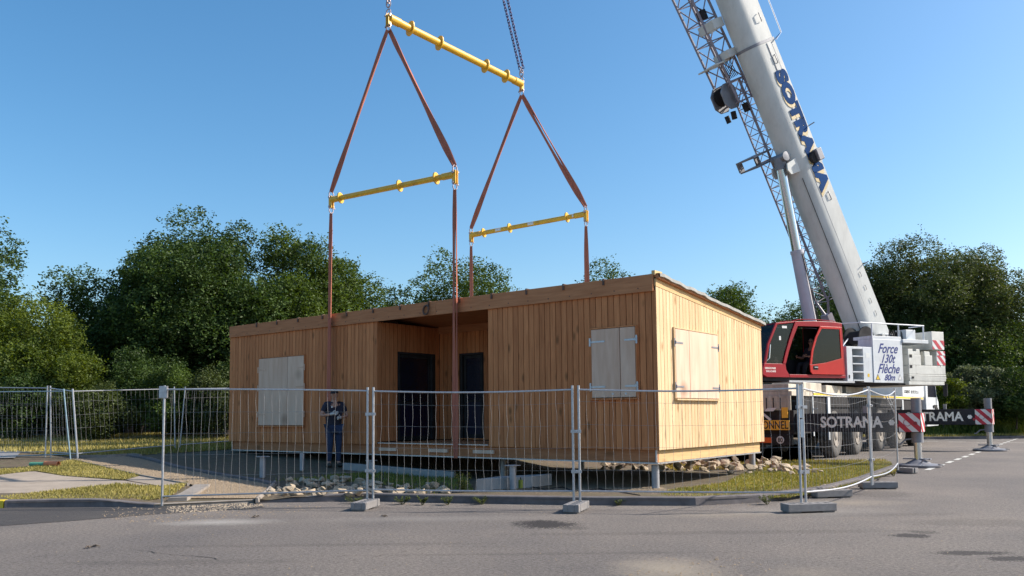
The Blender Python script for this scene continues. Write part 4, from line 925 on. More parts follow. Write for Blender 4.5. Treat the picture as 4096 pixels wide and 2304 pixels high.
s.tube([(p[0], p[1], p[2]+0.03) for p in P], 0.012, 6); s.build('cable', DKM, label='black cable snaking over the ground right of the green canister', cat='cable', loc=(P[0][0], P[0][1], P[0][2]))
# pipes on the left
p0 = GT(175, 1866); z0 = TZ(*p0)+0.055; d = crv
a = Vector((p0[0], p0[1], z0)); dv = Vector((d.x*0.9, d.y*0.9-0.15, 0)).normalized()
def pipe(c, L, r, m, label):
    s = MB(); c = Vector(c); n = 20; k = 0
    u = dv.cross(Vector((0, 0, 1))).normalized(); v = Vector((0, 0, 1))
    for rr, h in ((r, -L/2), (r, L/2), (r*0.86, L/2), (r*0.86, -L/2)):
        for j in range(n): an = 2*math.pi*j/n; s.v.append(tuple(c+dv*h+u*(rr*math.cos(an))+v*(rr*math.sin(an))))
    for i in range(4):
        for j in range(n): q = i*n+j; e = i*n+(j+1) % n; q2 = ((i+1) % 4)*n+j; e2 = ((i+1) % 4)*n+(j+1) % n; s.face((q, e, e2, q2), 0.5, True)
    return s.build('drain_pipe', m, label=label, cat='pipe', loc=tuple(c))
pipe(a+dv*0.20, 0.34, 0.062, ORP, 'orange drain pipe stub lying on the grass at the left')
pipe(a-dv*0.16+Vector((0, 0, -0.01)), 0.36, 0.05, GRP, 'green pipe length lying against the orange pipe stub')

# ================================================================== MOBILE CRANE
SC = Vector((-2.27, 14.1, 0.0)); AZ = R(26)
va = Vector((math.sin(AZ), math.cos(AZ), 0)); vb = Vector((math.cos(AZ), -math.sin(AZ), 0))
MS = frame(SC, vb, va, (0, 0, 1))        # local x = towards the sunlit side, y = towards the counterweight
TH = R(63.3)
bd = (-va*math.cos(TH)+Vector((0, 0, 1))*math.sin(TH)); by = (va*math.sin(TH)+Vector((0, 0, 1))*math.cos(TH))
MBm = frame(SC+va*2.92+Vector((0, 0, 4.30)), vb, by, bd)   # boom: x lateral, y upper side, z along
crane = empty('mobile_crane', tuple(SC), 'red and white mobile crane on outriggers with its long boom raised over the building', 'crane')
XR, XL = -0.90, -3.64
s = MB(); s.box((-3.2, 9.9, 0.75), (-1.35, 25.6, 1.30)); s.box((XL+0.03, 9.76, 1.305), (XR-0.05, 24.5, 1.81)); s.build('chassis', DKM, crane, bevel=0.01)
s = MB(); s.box((XL, 9.14, 1.815), (XR-0.012, 24.6, 1.93)); s.build('deck', CREAM, crane)
s = MB(); s.box((XR-0.010, 10.8, 1.822), (XR+0.004, 24.35, 1.845)); s.box((XR-0.010, 10.8, 1.905), (XR+0.004, 24.35, 1.928)); s.build('deck_edge', WHT, crane)
s = MB(); s.box((XR-0.010, 10.85, 1.8455), (XR+0.008, 24.35, 1.9045)); s.build('reflective_stripe', CHY, crane)
s = MB(); s.box((XR-0.04, 12.3, 1.50), (XR-0.002, 16.9, 1.81)); s.box((XR-0.04, 17.3, 1.52), (XR-0.002, 20.9, 1.81)); s.build('mudguard', DKM, crane, bevel=0.01)
# deck boxes
for (x0_, x1_, y0_, y1_, z1_) in ((-1.9, -1.0, 10.35, 11.9, 2.20), (-1.7, -1.0, 12.3, 13.9, 2.16), (-1.7, -1.0, 14.3, 16.2, 2.16), (-3.5, -2.2, 10.2, 11.7, 2.15)):
    s = MB(); s.box((x0_, y0_, 1.935), (x1_, y1_, z1_)); s.build('deck_locker', CREAM, crane, bevel=0.015)
s = MB(); s.lathe([(1.15, 1.931), (1.15, 2.0), (0.98, 2.02), (0.98, 2.2)], (SC.x, SC.y, 0), n=40); s.build('turntable', DKM, crane)
# rear end
s = MB(); s.box((XL+0.05, 9.09, 1.425), (XR-0.03, 9.13, 1.812)); rp = s.build('rear_panel', CREAM, crane, bevel=0.008)
s = MB()
for i in range(9): s.box((XL+0.9+i*0.19, 9.080, 1.47), (XL+0.925+i*0.19, 9.0895, 1.76))
s.build('rib', DKM, rp)
s = MB(); s.box((XL+0.1, 9.16, 1.932), (XR-0.10, 9.9, 2.13)); s.build('rear_locker', CREAM, crane, bevel=0.01)
s = MB(); s.box((XL+0.05, 8.99, 0.50), (XR+0.0, 9.14, 0.775)); s.build('rear_bumper', DKM, crane, bevel=0.01)
bd_ = MB(); bd_.box((-2.8, 9.05, 0.90), (-0.97, 9.08, 1.16)); brd = bd_.build('sign_board', SIGNY, crane)
text('EXCEPTIONNEL', 0.29, LETD, 'lettering', brd, frame((-1.0, 9.046, 0.935), (1, 0, 0), (0, 0, 1), (0, -1, 0)), 0.002, 0.004, align='RIGHT', sx=0.72)
s = MB(); s.box((-1.17, 9.06, 1.22), (-1.01, 9.09, 1.50)); s.build('warning_plate', SIGNY, crane)
s = MB(frame((-1.68, 9.10, 1.33), (math.cos(0.7), 0, -math.sin(0.7)), (0, 1, 0), (math.sin(0.7), 0, math.cos(0.7))))
s.box((-0.30, -0.03, -0.03), (0.26, -0.01, 0.03)); s.build('chevron_bar', WHS, crane)
s = MB(); s.prism([(-2.1, 1.40), (-1.8, 1.40), (-1.72, 1.49), (-2.0, 1.49)], 1, 9.05, 9.075); s.build('chevron_bar', WHS, crane)
s = MB(); s.prism([(-1.65, 1.40), (-1.4, 1.40), (-1.3, 1.49), (-1.55, 1.49)], 1, 9.05, 9.075); s.build('chevron_bar', WHS, crane)
s = MB(); s.box((-1.98, 8.96, 0.56), (-1.44, 8.988, 0.70)); s.build('rear_lamp', ORNG, crane)
s = MB(); s.lathe([(0.10, 0), (0.10, 0.012)], (-1.20, 8.985, 0.64), (0, -1, 0), 28); lim = s.build('speed_disc', WHS, crane)
text('80', 0.17, LETD, 'lettering', lim, frame((-1.20, 8.970, 0.58), (1, 0, 0), (0, 0, 1), (0, -1, 0)), 0.002, 0.004, align='CENTER', sx=0.8)
s = MB(); 
for z in (0.85, 1.15, 1.45): s.box((XR-0.0, 10.72, z), (XR+0.14, 10.75, z+0.02))
s.box((XR+0.0, 10.70, 0.70), (XR+0.022, 10.77, 1.80)); s.build('step_ladder', WHT, crane)
for y0_, y1_, z0_, z1_ in ((12.08, 12.28, 1.30, 1.80), (12.1, 12.17, 0.55, 0.85), (20.9, 21.1, 1.30, 1.80), (23.0, 23.2, 1.30, 1.80)):
    s = MB(); s.box((XR-0.03, y0_, z0_), (XR+0.012, y1_, z1_)); s.build('side_bracket', WHT, crane)
s = MB()
for dx in (0, 0.35): s.cyl((XR+0.05, 18.3+dx*1.0, 1.95), (XR+0.30, 18.9+dx*1.0, 1.05), 0.02, 8)
for i in range(4): t = 0.15+i*0.24; s.cyl((XR+0.05+0.25*t, 18.3+0.6*t, 1.95-0.9*t), (XR+0.05+0.25*t, 18.65+0.6*t, 1.95-0.9*t), 0.013, 8)
s.build('ladder', GALV, crane)
# wheels
def wheel(x, y, out, steer=0.0, r=0.71):
    F = frame((x, y, r-0.005), Vector((math.cos(steer)*out, math.sin(steer), 0)), Vector((-math.sin(steer), math.cos(steer)*out, 0)), (0, 0, 1))
    s = MB(F); prof = [(0.36, -0.36), (0.60, -0.38), (0.68, -0.33), (r, -0.28), (r, -0.06), (0.69, -0.015), (0.62, 0.02), (0.50, 0.02), (0.41, -0.01), (0.38, -0.03)]
    s.lathe(prof, (0, 0, 0), (1, 0, 0), 40)
    nt2 = 26
    for i in range(nt2):
        a = 2*math.pi*i/nt2
        for yy, da in ((-0.25, 0), (-0.12, 0.06)):
            c = Vector((yy, (r+0.006)*math.cos(a+da), (r+0.006)*math.sin(a+da))); u = Vector((0, -math.sin(a+da), math.cos(a+da))); v = Vector((0, math.cos(a+da), math.sin(a+da)))
            q = [c+Vector((sx*0.055, 0, 0))+u*(su*0.05)+v*(sv*0.012) for sv in (-1, 1) for sx, su in ((-1, -1), (1, -1), (1, 1), (-1, 1))]; s.hexa(q, 0.5)
    ty = s.build('wheel', TYRE, crane)
    s = MB(F); s.lathe([(0.385, -0.02), (0.38, 0.012), (0.35, 0.012), (0.33, -0.10), (0.24, -0.13), (0.20, -0.02), (0.15, 0.02), (0.10, 0.03)], (0, 0, 0), (1, 0, 0), 32)
    for i in range(10): a = 2*math.pi*i/10; s.cyl((-0.13, 0.28*math.cos(a), 0.28*math.sin(a)), (-0.09, 0.28*math.cos(a), 0.28*math.sin(a)), 0.02, 6)
    s.build('rim', RIM, ty); return ty
for y, st in ((12.85, 0.06), (15.05, 0.05), (17.9, 0), (20.5, -0.05), (23.2, 0.45)):
    wheel(XR-0.02, y, 1, st); wheel(XL+0.02, y, -1, -st)
for y in (12.85, 15.05, 17.9, 20.5, 23.2):
    s = MB(); s.cyl((XL+0.3, y, 0.70), (XR-0.3, y, 0.70), 0.12, 12); s.build('axle', DKM, crane)
# driver's cab at the far end
s = MB(); s.prism([(21.3, 1.935), (24.9, 1.935), (24.9, 2.75), (21.3, 2.75)], 0, -2.9, XR-0.05); s.build('front_locker', WHT, crane, bevel=0.02)
s = MB(); s.prism([(25.0, 0.72), (27.2, 0.72), (27.45, 1.15), (27.4, 1.75), (27.1, 2.0), (26.75, 2.9), (25.0, 2.95)], 0, XL+0.1, XR); dc = s.build('driver_cab', WHT, crane, bevel=0.03)
s = MB(); s.prism([(25.35, 1.95), (26.95, 1.95), (26.68, 2.78), (25.35, 2.8)], 0, XR+0.001, XR+0.012); s.build('side_window', GLASSD, dc)
s = MB(); s.hexa([(XL+0.25, 27.16, 1.98), (XR-0.15, 27.16, 1.98), (XR-0.15, 26.85, 2.82), (XL+0.25, 26.85, 2.82), (XL+0.25, 27.18, 1.98), (XR-0.15, 27.18, 1.98), (XR-0.15, 26.87, 2.82), (XL+0.25, 26.87, 2.82)]); s.build('windscreen', GLASSD, dc)
s = MB(); s.box((XR+0.03, 26.2, 1.50), (XR+0.045, 26.9, 1.62)); s.box((XR+0.002, 26.6, 1.25), (XR+0.03, 27.1, 1.5)); s.build('headlamp_trim', DKM, dc)
s = MB(); s.tube([(XR, 27.0, 2.8), (XR+0.32, 27.25, 2.85), (XR+0.32, 27.25, 1.95)], 0.02, 8); s.box((XR+0.24, 27.2, 2.0), (XR+0.40, 27.27, 2.55)); s.build('mirror', DKM, dc)
lk = [o for o in col.objects if o.name == 'front_locker'][0]
text('LORIENT   02 97 37 25 1', 0.17, LETD, 'lettering', lk, frame((XR-0.045, 21.5, 2.06), (0, 1, 0), (0, 0, 1), (1, 0, 0)), 0.001, 0.002, sx=1.35)
# outriggers
PIN = mat('pin_red', (0.3, 0.03, 0.04), 0.6)
def striped(F, x0_, x1_, z0_, z1_, y_, parent, n=2.5, name='warning_stripes', sl=1.0):
    """white plate with slanting red bars, local x along, z up, plate on the -y side"""
    s = MB(F); s.box((x0_, y_-0.004, z0_), (x1_, y_, z1_)); p = s.build(name, WHS, parent)
    H_ = z1_-z0_; W_ = x1_-x0_; pitch = W_/n
    s = MB(F); k = -3
    while k*pitch < W_+H_*2:
        a = x0_+k*pitch; bw = pitch*0.5; P = []
        # bar slants down to the right: polygon clipped to the plate
        poly = [(a, z1_), (a+bw, z1_), (a+bw+H_*sl, z0_), (a+H_*sl, z0_)]
        def clip(poly, f_in, isec):
            out = []
            for i in range(len(poly)):
                A = poly[i]; B = poly[(i+1) % len(poly)]
                if f_in(A): out.append(A)
                if f_in(A) != f_in(B): out.append(isec(A, B))
            return out
        def ix(X): return lambda A, B: (X, A[1]+(B[1]-A[1])*(X-A[0])/(B[0]-A[0]))
        poly = clip(poly, lambda q: q[0] >= x0_, ix(x0_))
        if poly: poly = clip(poly, lambda q: q[0] <= x1_, ix(x1_))
        if len(poly) > 2: s.prism(poly, 1, y_-0.008, y_-0.0045, 0.5)
        k += 1
    s.build('red_bars', REDS, p); return p
def outrigger(y, zt, zb, xin, xt, padr, txt_x0, txt_w, front, label):
    s = MB(); s.box((XL-0.0, y-0.30, 0.78), (XR+0.02, y+0.30, 1.42)); s.build('outrigger_box', DKM, crane, bevel=0.01)
    s = MB(); s.box((XR+0.021, y-0.20, zb), (xt, y+0.20, zt)); bm_ = s.build('outrigger_beam', BLKB, crane, bevel=0.006)
    s = MB(); s.box((0.80, y-0.03, zt+0.001), (0.90, y+0.03, zt+0.18)); s.build('guide_bracket', GREYM, bm_)
    F = frame((0, y-0.20, 0), (1, 0, 0), (0, 1, 0), (0, 0, 1))
    striped(F, xt-0.50, xt-0.01, zb+0.012, zt-0.012, -0.001, bm_, 1.55)
    F2 = frame((xt, y-0.19, 0), (0, 1, 0), (-1, 0, 0), (0, 0, 1))
    striped(F2, 0.0, 0.38, zb+0.012, zt-0.012, -0.001, bm_, 1.3, sl=0.8)
    hh = (zt-zb)
    text('SOTRAMA', hh*0.80, LETW, 'lettering', bm_, frame((txt_x0, y-0.2035, zb+hh*0.26), (1, 0, 0), (0, 0, 1), (0, -1, 0)), 0.001, 0.012, sx=txt_w)
    s = MB()
    for k in range(6): a = k*math.pi/3; s.lathe([(0.030, 0), (0.030, 0.004)], (xt-0.66+0.045*math.cos(a), y-0.2, (zt+zb)/2+0.045*math.sin(a)), (0, -1, 0), 14)
    s.lathe([(0.045, 0), (0.045, 0.0045)], (xt-0.66, y-0.2, (zt+zb)/2), (0, -1, 0), 20); s.build('emblem', LETW, bm_)
    s = MB(); s.lathe([(0.045, 0), (0.045, 0.02)], (xt-0.53, y-0.2, (zt+zb)/2-0.08), (0, -1, 0), 20); s.lathe([(0.045, 0), (0.045, 0.02)], (xt-0.12, y-0.21, (zt+zb)/2-0.02), (0, -1, 0), 20); s.build('locking_pin', PIN, bm_)
    s = MB()
    P = [(xt-0.30+0.085*math.cos(a_*math.pi/12), y-0.2135, (zt+zb)/2+0.085*math.sin(a_*math.pi/12)) for a_ in range(26)]; s.tube(P, 0.006, 5, caps=False); s.build('ring_mark', REDS, bm_)
    # jack
    jx = xt-0.13
    s = MB(); s.cyl((jx, y, zt+0.001), (jx, y, zt+0.36), 0.118, 24); s.build('jack_housing', GREYM, crane); s = MB(); s.cyl((jx, y, zb-0.001), (jx, y, zb-0.25), 0.135, 24); jk = s.build('jack_cylinder', GREYM, crane)
    s = MB(); s.cyl((jx, y, zb-0.24), (jx, y, 0.16), 0.088, 24); s.build('rod', CHROME, jk)
    s = MB(); s.tube([(jx-0.11, y-0.05, zb-0.16), (jx-0.26, y-0.08, zb-0.18), (jx-0.38, y-0.10, zb-0.30), (jx-0.43, y-0.10, zb-0.29)], 0.022, 8); s.build('swing_handle', GREYM, jk)
    s = MB(); s.lathe([(padr*0.97, 0.002), (padr, 0.02), (padr, 0.06), (padr*0.93, 0.075), (padr*0.6, 0.085), (padr*0.5, 0.12), (padr*0.28, 0.17), (0.11, 0.185)], (jx, y, 0), n=44); pd = s.build('outrigger_pad', GREYM, crane)
    s = MB(); s.box((jx-0.34, y-0.08, 0.186), (jx+0.28, y+0.08, 0.215)); s.tube([(jx+padr*0.9, y-0.1, 0.08), (jx+padr+0.06, y-0.12, 0.07), (jx+padr+0.08, y-0.12, 0.03)], 0.012, 6); s.tube([(jx+0.1, y-0.2, 0.13), (jx+0.2, y-0.22, 0.2), (jx+0.26, y-0.16, 0.21)], 0.014, 6); s.build('pad_bracket', GREYM, pd)
    return bm_
outrigger(9.45, 1.330, 0.850, 0, 2.18, 0.50, -0.22, 0.86, True, '')
outrigger(19.3, 1.420, 0.885, 0, 2.30, 0.52, -0.38, 0.92, False, '')
for y in (9.45, 19.3):   # far side jacks
    s = MB(); s.box((XL-3.2, y-0.18, 0.86), (XL-0.001, y+0.18, 1.33)); s.build('outrigger_beam', BLKB, crane)
    s = MB(); s.cyl((XL-3.05, y, 1.331), (XL-3.05, y, 1.7), 0.12, 20); s.build('jack_housing', GREYM, crane); s = MB(); s.cyl((XL-3.05, y, 0.859), (XL-3.05, y, 0.14), 0.09, 20); s.lathe([(0.5, 0.0), (0.5, 0.06), (0.12, 0.16)], (XL-3.05, y, 0), n=32); s.build('jack_cylinder', GREYM, crane)

# ---- superstructure
s = MB(MS); s.box((-1.25, -1.2, 2.21), (1.38, 3.05, 2.265)); s.box((-1.2, -0.2, 2.27), (0.40, 3.0, 2.95)); s.build('slewing_platform', DKM, crane, bevel=0.01)
s = MB(MS)   # walkway beside the cab
s.box((0.55, -2.26, 2.25), (1.72, 0.30, 2.275)); s.box((1.700, -2.30, 2.245), (1.735, 0.36, 2.30)); s.build('walkway', GALV, crane)
s = MB(MS); s.prism([(-2.95, 2.30), (-2.2, 2.285), (0.2, 2.285), (0.2, 2.395), (-3.0, 2.395)], 0, 0.60, 1.42); s.build('cab_base', DKM, crane)
CI, CO = 0.52, 1.50       # cab inner and outer side
cabr = MB(MS)
def cpr(s, poly, l0, l1): s.prism(poly, 0, l0, l1, 0.5); return s
s = MB(MS); cpr(s, [(-2.92, 2.40), (-3.08, 2.48), (-3.08, 2.62), (-3.01, 2.80), (-2.20, 2.80), (-2.17, 2.62), (-2.08, 2.50), (-2.06, 2.40)], CO-0.05, CO)      # lower front
cpr(s, [(-2.058, 2.40), (-2.058, 2.49), (0.24, 2.49), (0.24, 2.40)], CO-0.05, CO)         # sill
cpr(s, [(0.115, 2.492), (0.24, 2.492), (0.17, 3.97), (0.06, 3.97)], CO-0.05, CO)    # rear post
cpr(s, [(-1.76, 4.08), (-1.66, 3.945), (0.17, 3.972), (0.165, 4.10), (-0.2, 4.125), (-1.0, 4.12)], CO-0.05, CO)      # roof band
cpr(s, [(-2.30, 2.802), (-2.19, 2.802), (-2.06, 3.16), (-1.90, 3.52), (-1.665, 3.944), (-1.758, 4.078), (-1.90, 3.80), (-2.05, 3.47), (-2.20, 3.10)], CO-0.045, CO+0.012)   # A pillar
cpr(s, [(-3.01, 2.80), (-2.94, 2.80), (-2.79, 3.36), (-2.46, 3.96), (-1.80, 4.045), (-1.765, 4.08), (-2.52, 4.01), (-2.86, 3.38)], CO-0.05, CO)  # front arch
# front shell, roof, rear wall, floor
fr = [(-2.92, 2.40), (-3.08, 2.48), (-3.08, 2.62), (-3.01, 2.80)]
for (a_, b2) in zip(fr, fr[1:]): s.hexa([(CI, a_[0], a_[1]), (CO-0.051, a_[0], a_[1]), (CO-0.051, a_[0]+0.03, a_[1]), (CI, a_[0]+0.03, a_[1]), (CI, b2[0], b2[1]), (CO-0.051, b2[0], b2[1]), (CO-0.051, b2[0]+0.03, b2[1]), (CI, b2[0]+0.03, b2[1])], 0.5)
rf = [(-2.50, 4.0), (-1.76, 4.08), (-1.0, 4.125), (-0.2, 4.13), (0.165, 4.10)]
for (a_, b2) in zip(rf, rf[1:]): s.hexa([(CI, a_[0], a_[1]-0.04), (CO-0.051, a_[0], a_[1]-0.04), (CO-0.051, b2[0], b2[1]-0.04), (CI, b2[0], b2[1]-0.04), (CI, a_[0], a_[1]), (CO-0.051, a_[0], a_[1]), (CO-0.051, b2[0], b2[1]), (CI, b2[0], b2[1])], 0.5)
s.box((CI, 0.13, 2.41), (CO-0.052, 0.17, 4.05), 0.5); s.box((CI, -2.9, 2.40), (CO-0.052, 0.128, 2.44), 0.5)
s.box((CI, -2.85, 2.442), (CI+0.04, 0.125, 2.95), 0.5); s.box((CI, -0.5, 2.952), (CI+0.04, 0.125, 4.02), 0.5)
cpr(s, [(-2.52, 3.99), (-2.44, 3.97), (-2.9, 2.96), (-2.97, 2.96)], CI, CI+0.04)
ocab = s.build('operator_cab', RED, crane, bevel=0.008)
s = MB(MS); s.box((CI+0.045, 0.10, 2.45), (CO-0.055, 0.126, 4.02)); s.box((CI+0.042, -2.8, 2.45), (CI+0.055, 0.098, 3.0)); s.box((CI+0.042, -0.5, 3.003), (CI+0.055, 0.098, 4.0)); s.box((CI+0.06, -2.4, 4.02), (CO-0.06, 0.09, 4.04)); s.build('cab_lining', DKM, ocab)
s = MB(MS); cpr(s, [(-2.93, 2.96), (-0.5, 2.96), (-0.5, 4.0), (-2.46, 3.96), (-2.80, 3.36)], CI+0.01, CI+0.016); s.build('far_window', GLASSC, ocab)
s = MB(MS); gl = [(-3.0, 2.81), (-2.92, 3.15), (-2.82, 3.42), (-2.50, 3.985)]
for (a_, b2) in zip(gl, gl[1:]): s.hexa([(CI+0.03, a_[0], a_[1]), (CO-0.06, a_[0], a_[1]), (CO-0.06, a_[0]+0.012, a_[1]), (CI+0.03, a_[0]+0.012, a_[1]), (CI+0.03, b2[0], b2[1]), (CO-0.06, b2[0], b2[1]), (CO-0.06, b2[0]+0.012, b2[1]), (CI+0.03, b2[0]+0.012, b2[1])], 0.5)
s.build('windscreen', GLASSC, ocab)
s = MB(MS); cpr(s, [(-2.935, 2.81), (-2.31, 2.81), (-2.06, 3.47), (-1.82, 3.92), (-1.80, 4.03), (-2.46, 3.95), (-2.79, 3.36)], CO-0.03, CO-0.022); s.build('side_window', GLASSC, ocab)
s = MB(MS); s.box((CO-0.020, -2.27, 3.86), (CO-0.015, -2.08, 3.93)); s.box((CO-0.020, -2.40, 3.50), (CO-0.015, -2.33, 3.62)); s.build('sticker', STKR, ocab)
s = MB(MS); cpr(s, [(-1.17, 2.50), (-1.25, 2.58), (-1.265, 2.80), (-1.185, 2.79), (-0.6, 2.86), (0.03, 3.0), (0.11, 3.02), (0.13, 2.50)], CO+0.014, CO+0.045)
cpr(s, [(-1.265, 2.802), (-1.185, 2.802), (-1.10, 3.22), (-0.93, 3.62), (-0.735, 3.89), (-0.79, 3.965), (-1.01, 3.62), (-1.18, 3.22)], CO+0.014, CO+0.045)
cpr(s, [(-0.788, 3.966), (-0.735, 3.892), (0.01, 3.90), (0.065, 3.97)], CO+0.014, CO+0.045); cpr(s, [(0.012, 3.899), (0.066, 3.968), (0.11, 3.022), (0.042, 3.004)], CO+0.014, CO+0.045)
dr = s.build('sliding_door', REDL, ocab, bevel=0.005)
s = MB(MS); cpr(s, [(-1.18, 2.81), (-0.6, 2.875), (0.035, 3.01), (0.005, 3.895), (-0.735, 3.885), (-0.93, 3.61), (-1.10, 3.22)], CO+0.022, CO+0.030); s.build('door_window', GLASSC, dr)
s = MB(MS); s.box((CO+0.046, -1.14, 2.64), (CO+0.050, -0.94, 2.76)); s.build('handle_recess', DKM, dr); s = MB(MS); s.box((CO+0.051, -1.10, 2.70), (CO+0.065, -0.96, 2.725)); s.build('handle', GALV, dr)
text('DEFENSE DE PASSER', 0.075, LETW, 'lettering', ocab, MS @ frame((CO+0.001, -3.0, 2.635), (0, 1, 0), (0, 0, 1), (1, 0, 0)), 0.001, 0.001, sx=0.62)
text('SOUS LA CHARGE', 0.075, LETW, 'lettering', ocab, MS @ frame((CO+0.001, -2.96, 2.545), (0, 1, 0), (0, 0, 1), (1, 0, 0)), 0.001, 0.001, sx=0.62)
s = MB(MS); s.tube([(CO-0.15, -1.75, 4.09), (CO-0.12, -1.5, 4.16), (CO-0.12, -0.9, 4.19), (CO-0.12, -0.1, 4.17), (CO-0.12, 0.12, 4.11)], 0.012, 8); s.tube([(CI+0.15, -1.75, 4.09), (CI+0.15, -1.5, 4.17), (CI+0.15, 0.1, 4.18), (CI+0.15, 0.12, 4.11)], 0.012, 8); s.tube([(CI+0.15, -1.5, 4.17), (CO-0.12, -1.5, 4.16)], 0.01, 6); s.build('roof_rail', RED, ocab)
s = MB(MS); s.tube([(CO-0.04, -2.92, 2.85), (CO+0.05, -2.86, 2.95), (CO+0.04, -2.80, 3.35)], 0.012, 6); s.build('wiper', CHROME, ocab)
s = MB(MS); s.box((0.78, -0.75, 2.445), (1.25, -0.25, 2.62)); s.box((0.78, -0.85, 2.62), (1.25, -0.28, 2.74)); s.box((0.78, -0.36, 2.742), (1.25, -0.22, 3.45)); s.box((0.90, -0.34, 3.452), (1.13, -0.24, 3.66)); s.build('seat', DKM, ocab, bevel=0.02)
s = MB(MS); s.box((0.75, -2.75, 2.445), (1.35, -2.35, 2.85)); s.prism([(-2.7, 2.852), (-2.25, 2.852), (-2.35, 3.0), (-2.6, 3.05)], 0, 0.8, 1.3); s.build('console', GREYM, ocab, bevel=0.01)
# step box and lettered engine cover
s = MB(MS); s.box((1.0, 0.32, 2.28), (1.06, 1.44, 3.39)); s.box((1.061, 0.32, 2.28), (1.50, 0.56, 3.39)); s.box((1.061, 1.03, 2.28), (1.50, 1.445, 3.39)); s.box((1.061, 0.561, 3.32), (1.50, 1.029, 3.39))
stb = s.build('step_locker', WHT, crane, bevel=0.006)
s = MB(MS)
for z in (2.325, 2.585, 2.84, 3.075): s.box((1.20, 0.562, z), (1.505, 1.028, z+0.035))
s.build('step', WHT, stb); s = MB(MS); s.box((1.501, 0.38, 2.40), (1.512, 0.42, 2.50)); s.build('latch', DKM, stb)
s = MB(MS); s.box((0.95, 1.452, 2.27), (1.52, 2.79, 3.655)); fc = s.build('engine_cover', WHT, crane, bevel=0.008)
def cov(txt, k, z, size, sx=0.80): text(txt, size, BLUE, 'lettering', fc, MS @ frame((1.5215, k, z), (0, 1, 0), (0, 0, 1), (1, 0, 0)), 0.001, 0.008, shear=0.45, align='CENTER', sx=sx)
cov('Force', 2.10, 3.22, 0.43, 0.88); cov('130t', 2.08, 2.91, 0.38, 0.9); cov('Fl\u00e8che', 2.10, 2.58, 0.42, 0.9); cov('80m', 2.14, 2.35, 0.27, 1.0)
s = MB(MS); s.prism([(1.52, 2.36), (1.73, 2.36), (1.625, 2.55)], 0, 1.5205, 1.523); t1_ = s.build('warning_triangle', LETD, fc)
s = MB(MS); s.prism([(1.55, 2.375), (1.70, 2.375), (1.625, 2.515)], 0, 1.5235, 1.5245); s.build('yellow_centre', CHY, t1_)
s = MB(MS); s.prism([(2.53, 2.36), (2.73, 2.36), (2.63, 2.55)], 0, 1.5205, 1.523); t1_ = s.build('warning_triangle', GREYM, fc)
s = MB(MS); s.prism([(2.555, 2.373), (2.705, 2.373), (2.63, 2.515)], 0, 1.5235, 1.5245); s.build('white_centre', WHS, t1_)
s = MB(MS); s.box((-1.3, 1.452, 2.27), (0.94, 2.79, 3.2)); s.box((0.55, 0.35, 2.27), (0.99, 1.44, 3.3)); s.build('engine_housing', WHT, crane, bevel=0.01)
s = MB(MS); s.box((0.75, 1.47, 3.66), (1.50, 2.78, 3.76)); s.box((0.75, 2.795, 3.57), (1.56, 4.0, 3.685)); s.build('top_walkway', WHT, crane, bevel=0.006)
s = MB(MS)
for k in (1.51, 2.72, 3.90): s.cyl((1.46, k, 3.70), (1.46, k, 4.16), 0.024, 10)
s.cyl((1.46, 1.0, 4.165), (1.46, 3.93, 4.165), 0.022, 10); s.cyl((1.46, 1.0, 4.165), (0.9, 0.7, 4.165), 0.018, 8); s.cyl((1.46, 3.92, 4.16), (0.9, 3.92, 4.16), 0.018, 8)
s.build('guard_rail', WHT, crane)
s = MB(MS); s.lathe([(0.34, -0.32), (0.34, -0.28), (0.22, -0.26), (0.22, 0.26), (0.34, 0.28), (0.34, 0.32)], (0.55, 1.95, 3.80), (1, 0, 0), 32); s.build('winch_drum', DKM, crane)
s = MB(MS); s.box((0.0, 3.0, 3.2), (0.7, 3.45, 3.95)); s.prism([(2.1, 3.62), (3.3, 3.62), (3.3, 3.95), (3.0, 4.02), (2.7, 3.95)], 0, -0.35, -0.15); s.box((0.75, 3.40, 3.69), (1.2, 3.85, 4.05)); s.build('machinery_box', WHT, crane, bevel=0.01)
s = MB(MS)
rg = random.Random(5)
for i in range(9):
    k0 = 2.75+rg.random()*0.6; s.tube([(0.9+rg.random()*0.3, k0, 3.7), (1.0, k0+0.1, 3.95+rg.random()*0.1), (0.9, k0+0.25, 3.9), (0.95, k0+0.35, 3.7)], 0.018, 6)
s.box((1.0, 2.2, 3.77), (1.15, 2.35, 3.85)); s.build('hoses', DKM, crane)
s = MB(MS); s.tube([(1.2, 0.36, 3.4), (1.25, 0.40, 3.75), (1.25, 0.30, 4.0), (1.0, 0.25, 4.05)], 0.02, 8); s.cyl((1.25, 0.42, 3.40), (0.6, 1.4, 3.72), 0.02, 8); s.build('grab_rail', WHT, crane)
for l_ in (-0.72, 0.50):
    s = MB(MS); s.prism([(1.9, 2.9), (3.7, 2.9), (3.75, 3.4), (3.45, 3.85), (2.9, 3.95), (2.3, 3.4)], 0, l_, l_+0.2); s.build('boom_bracket', WHTG, crane, bevel=0.01)
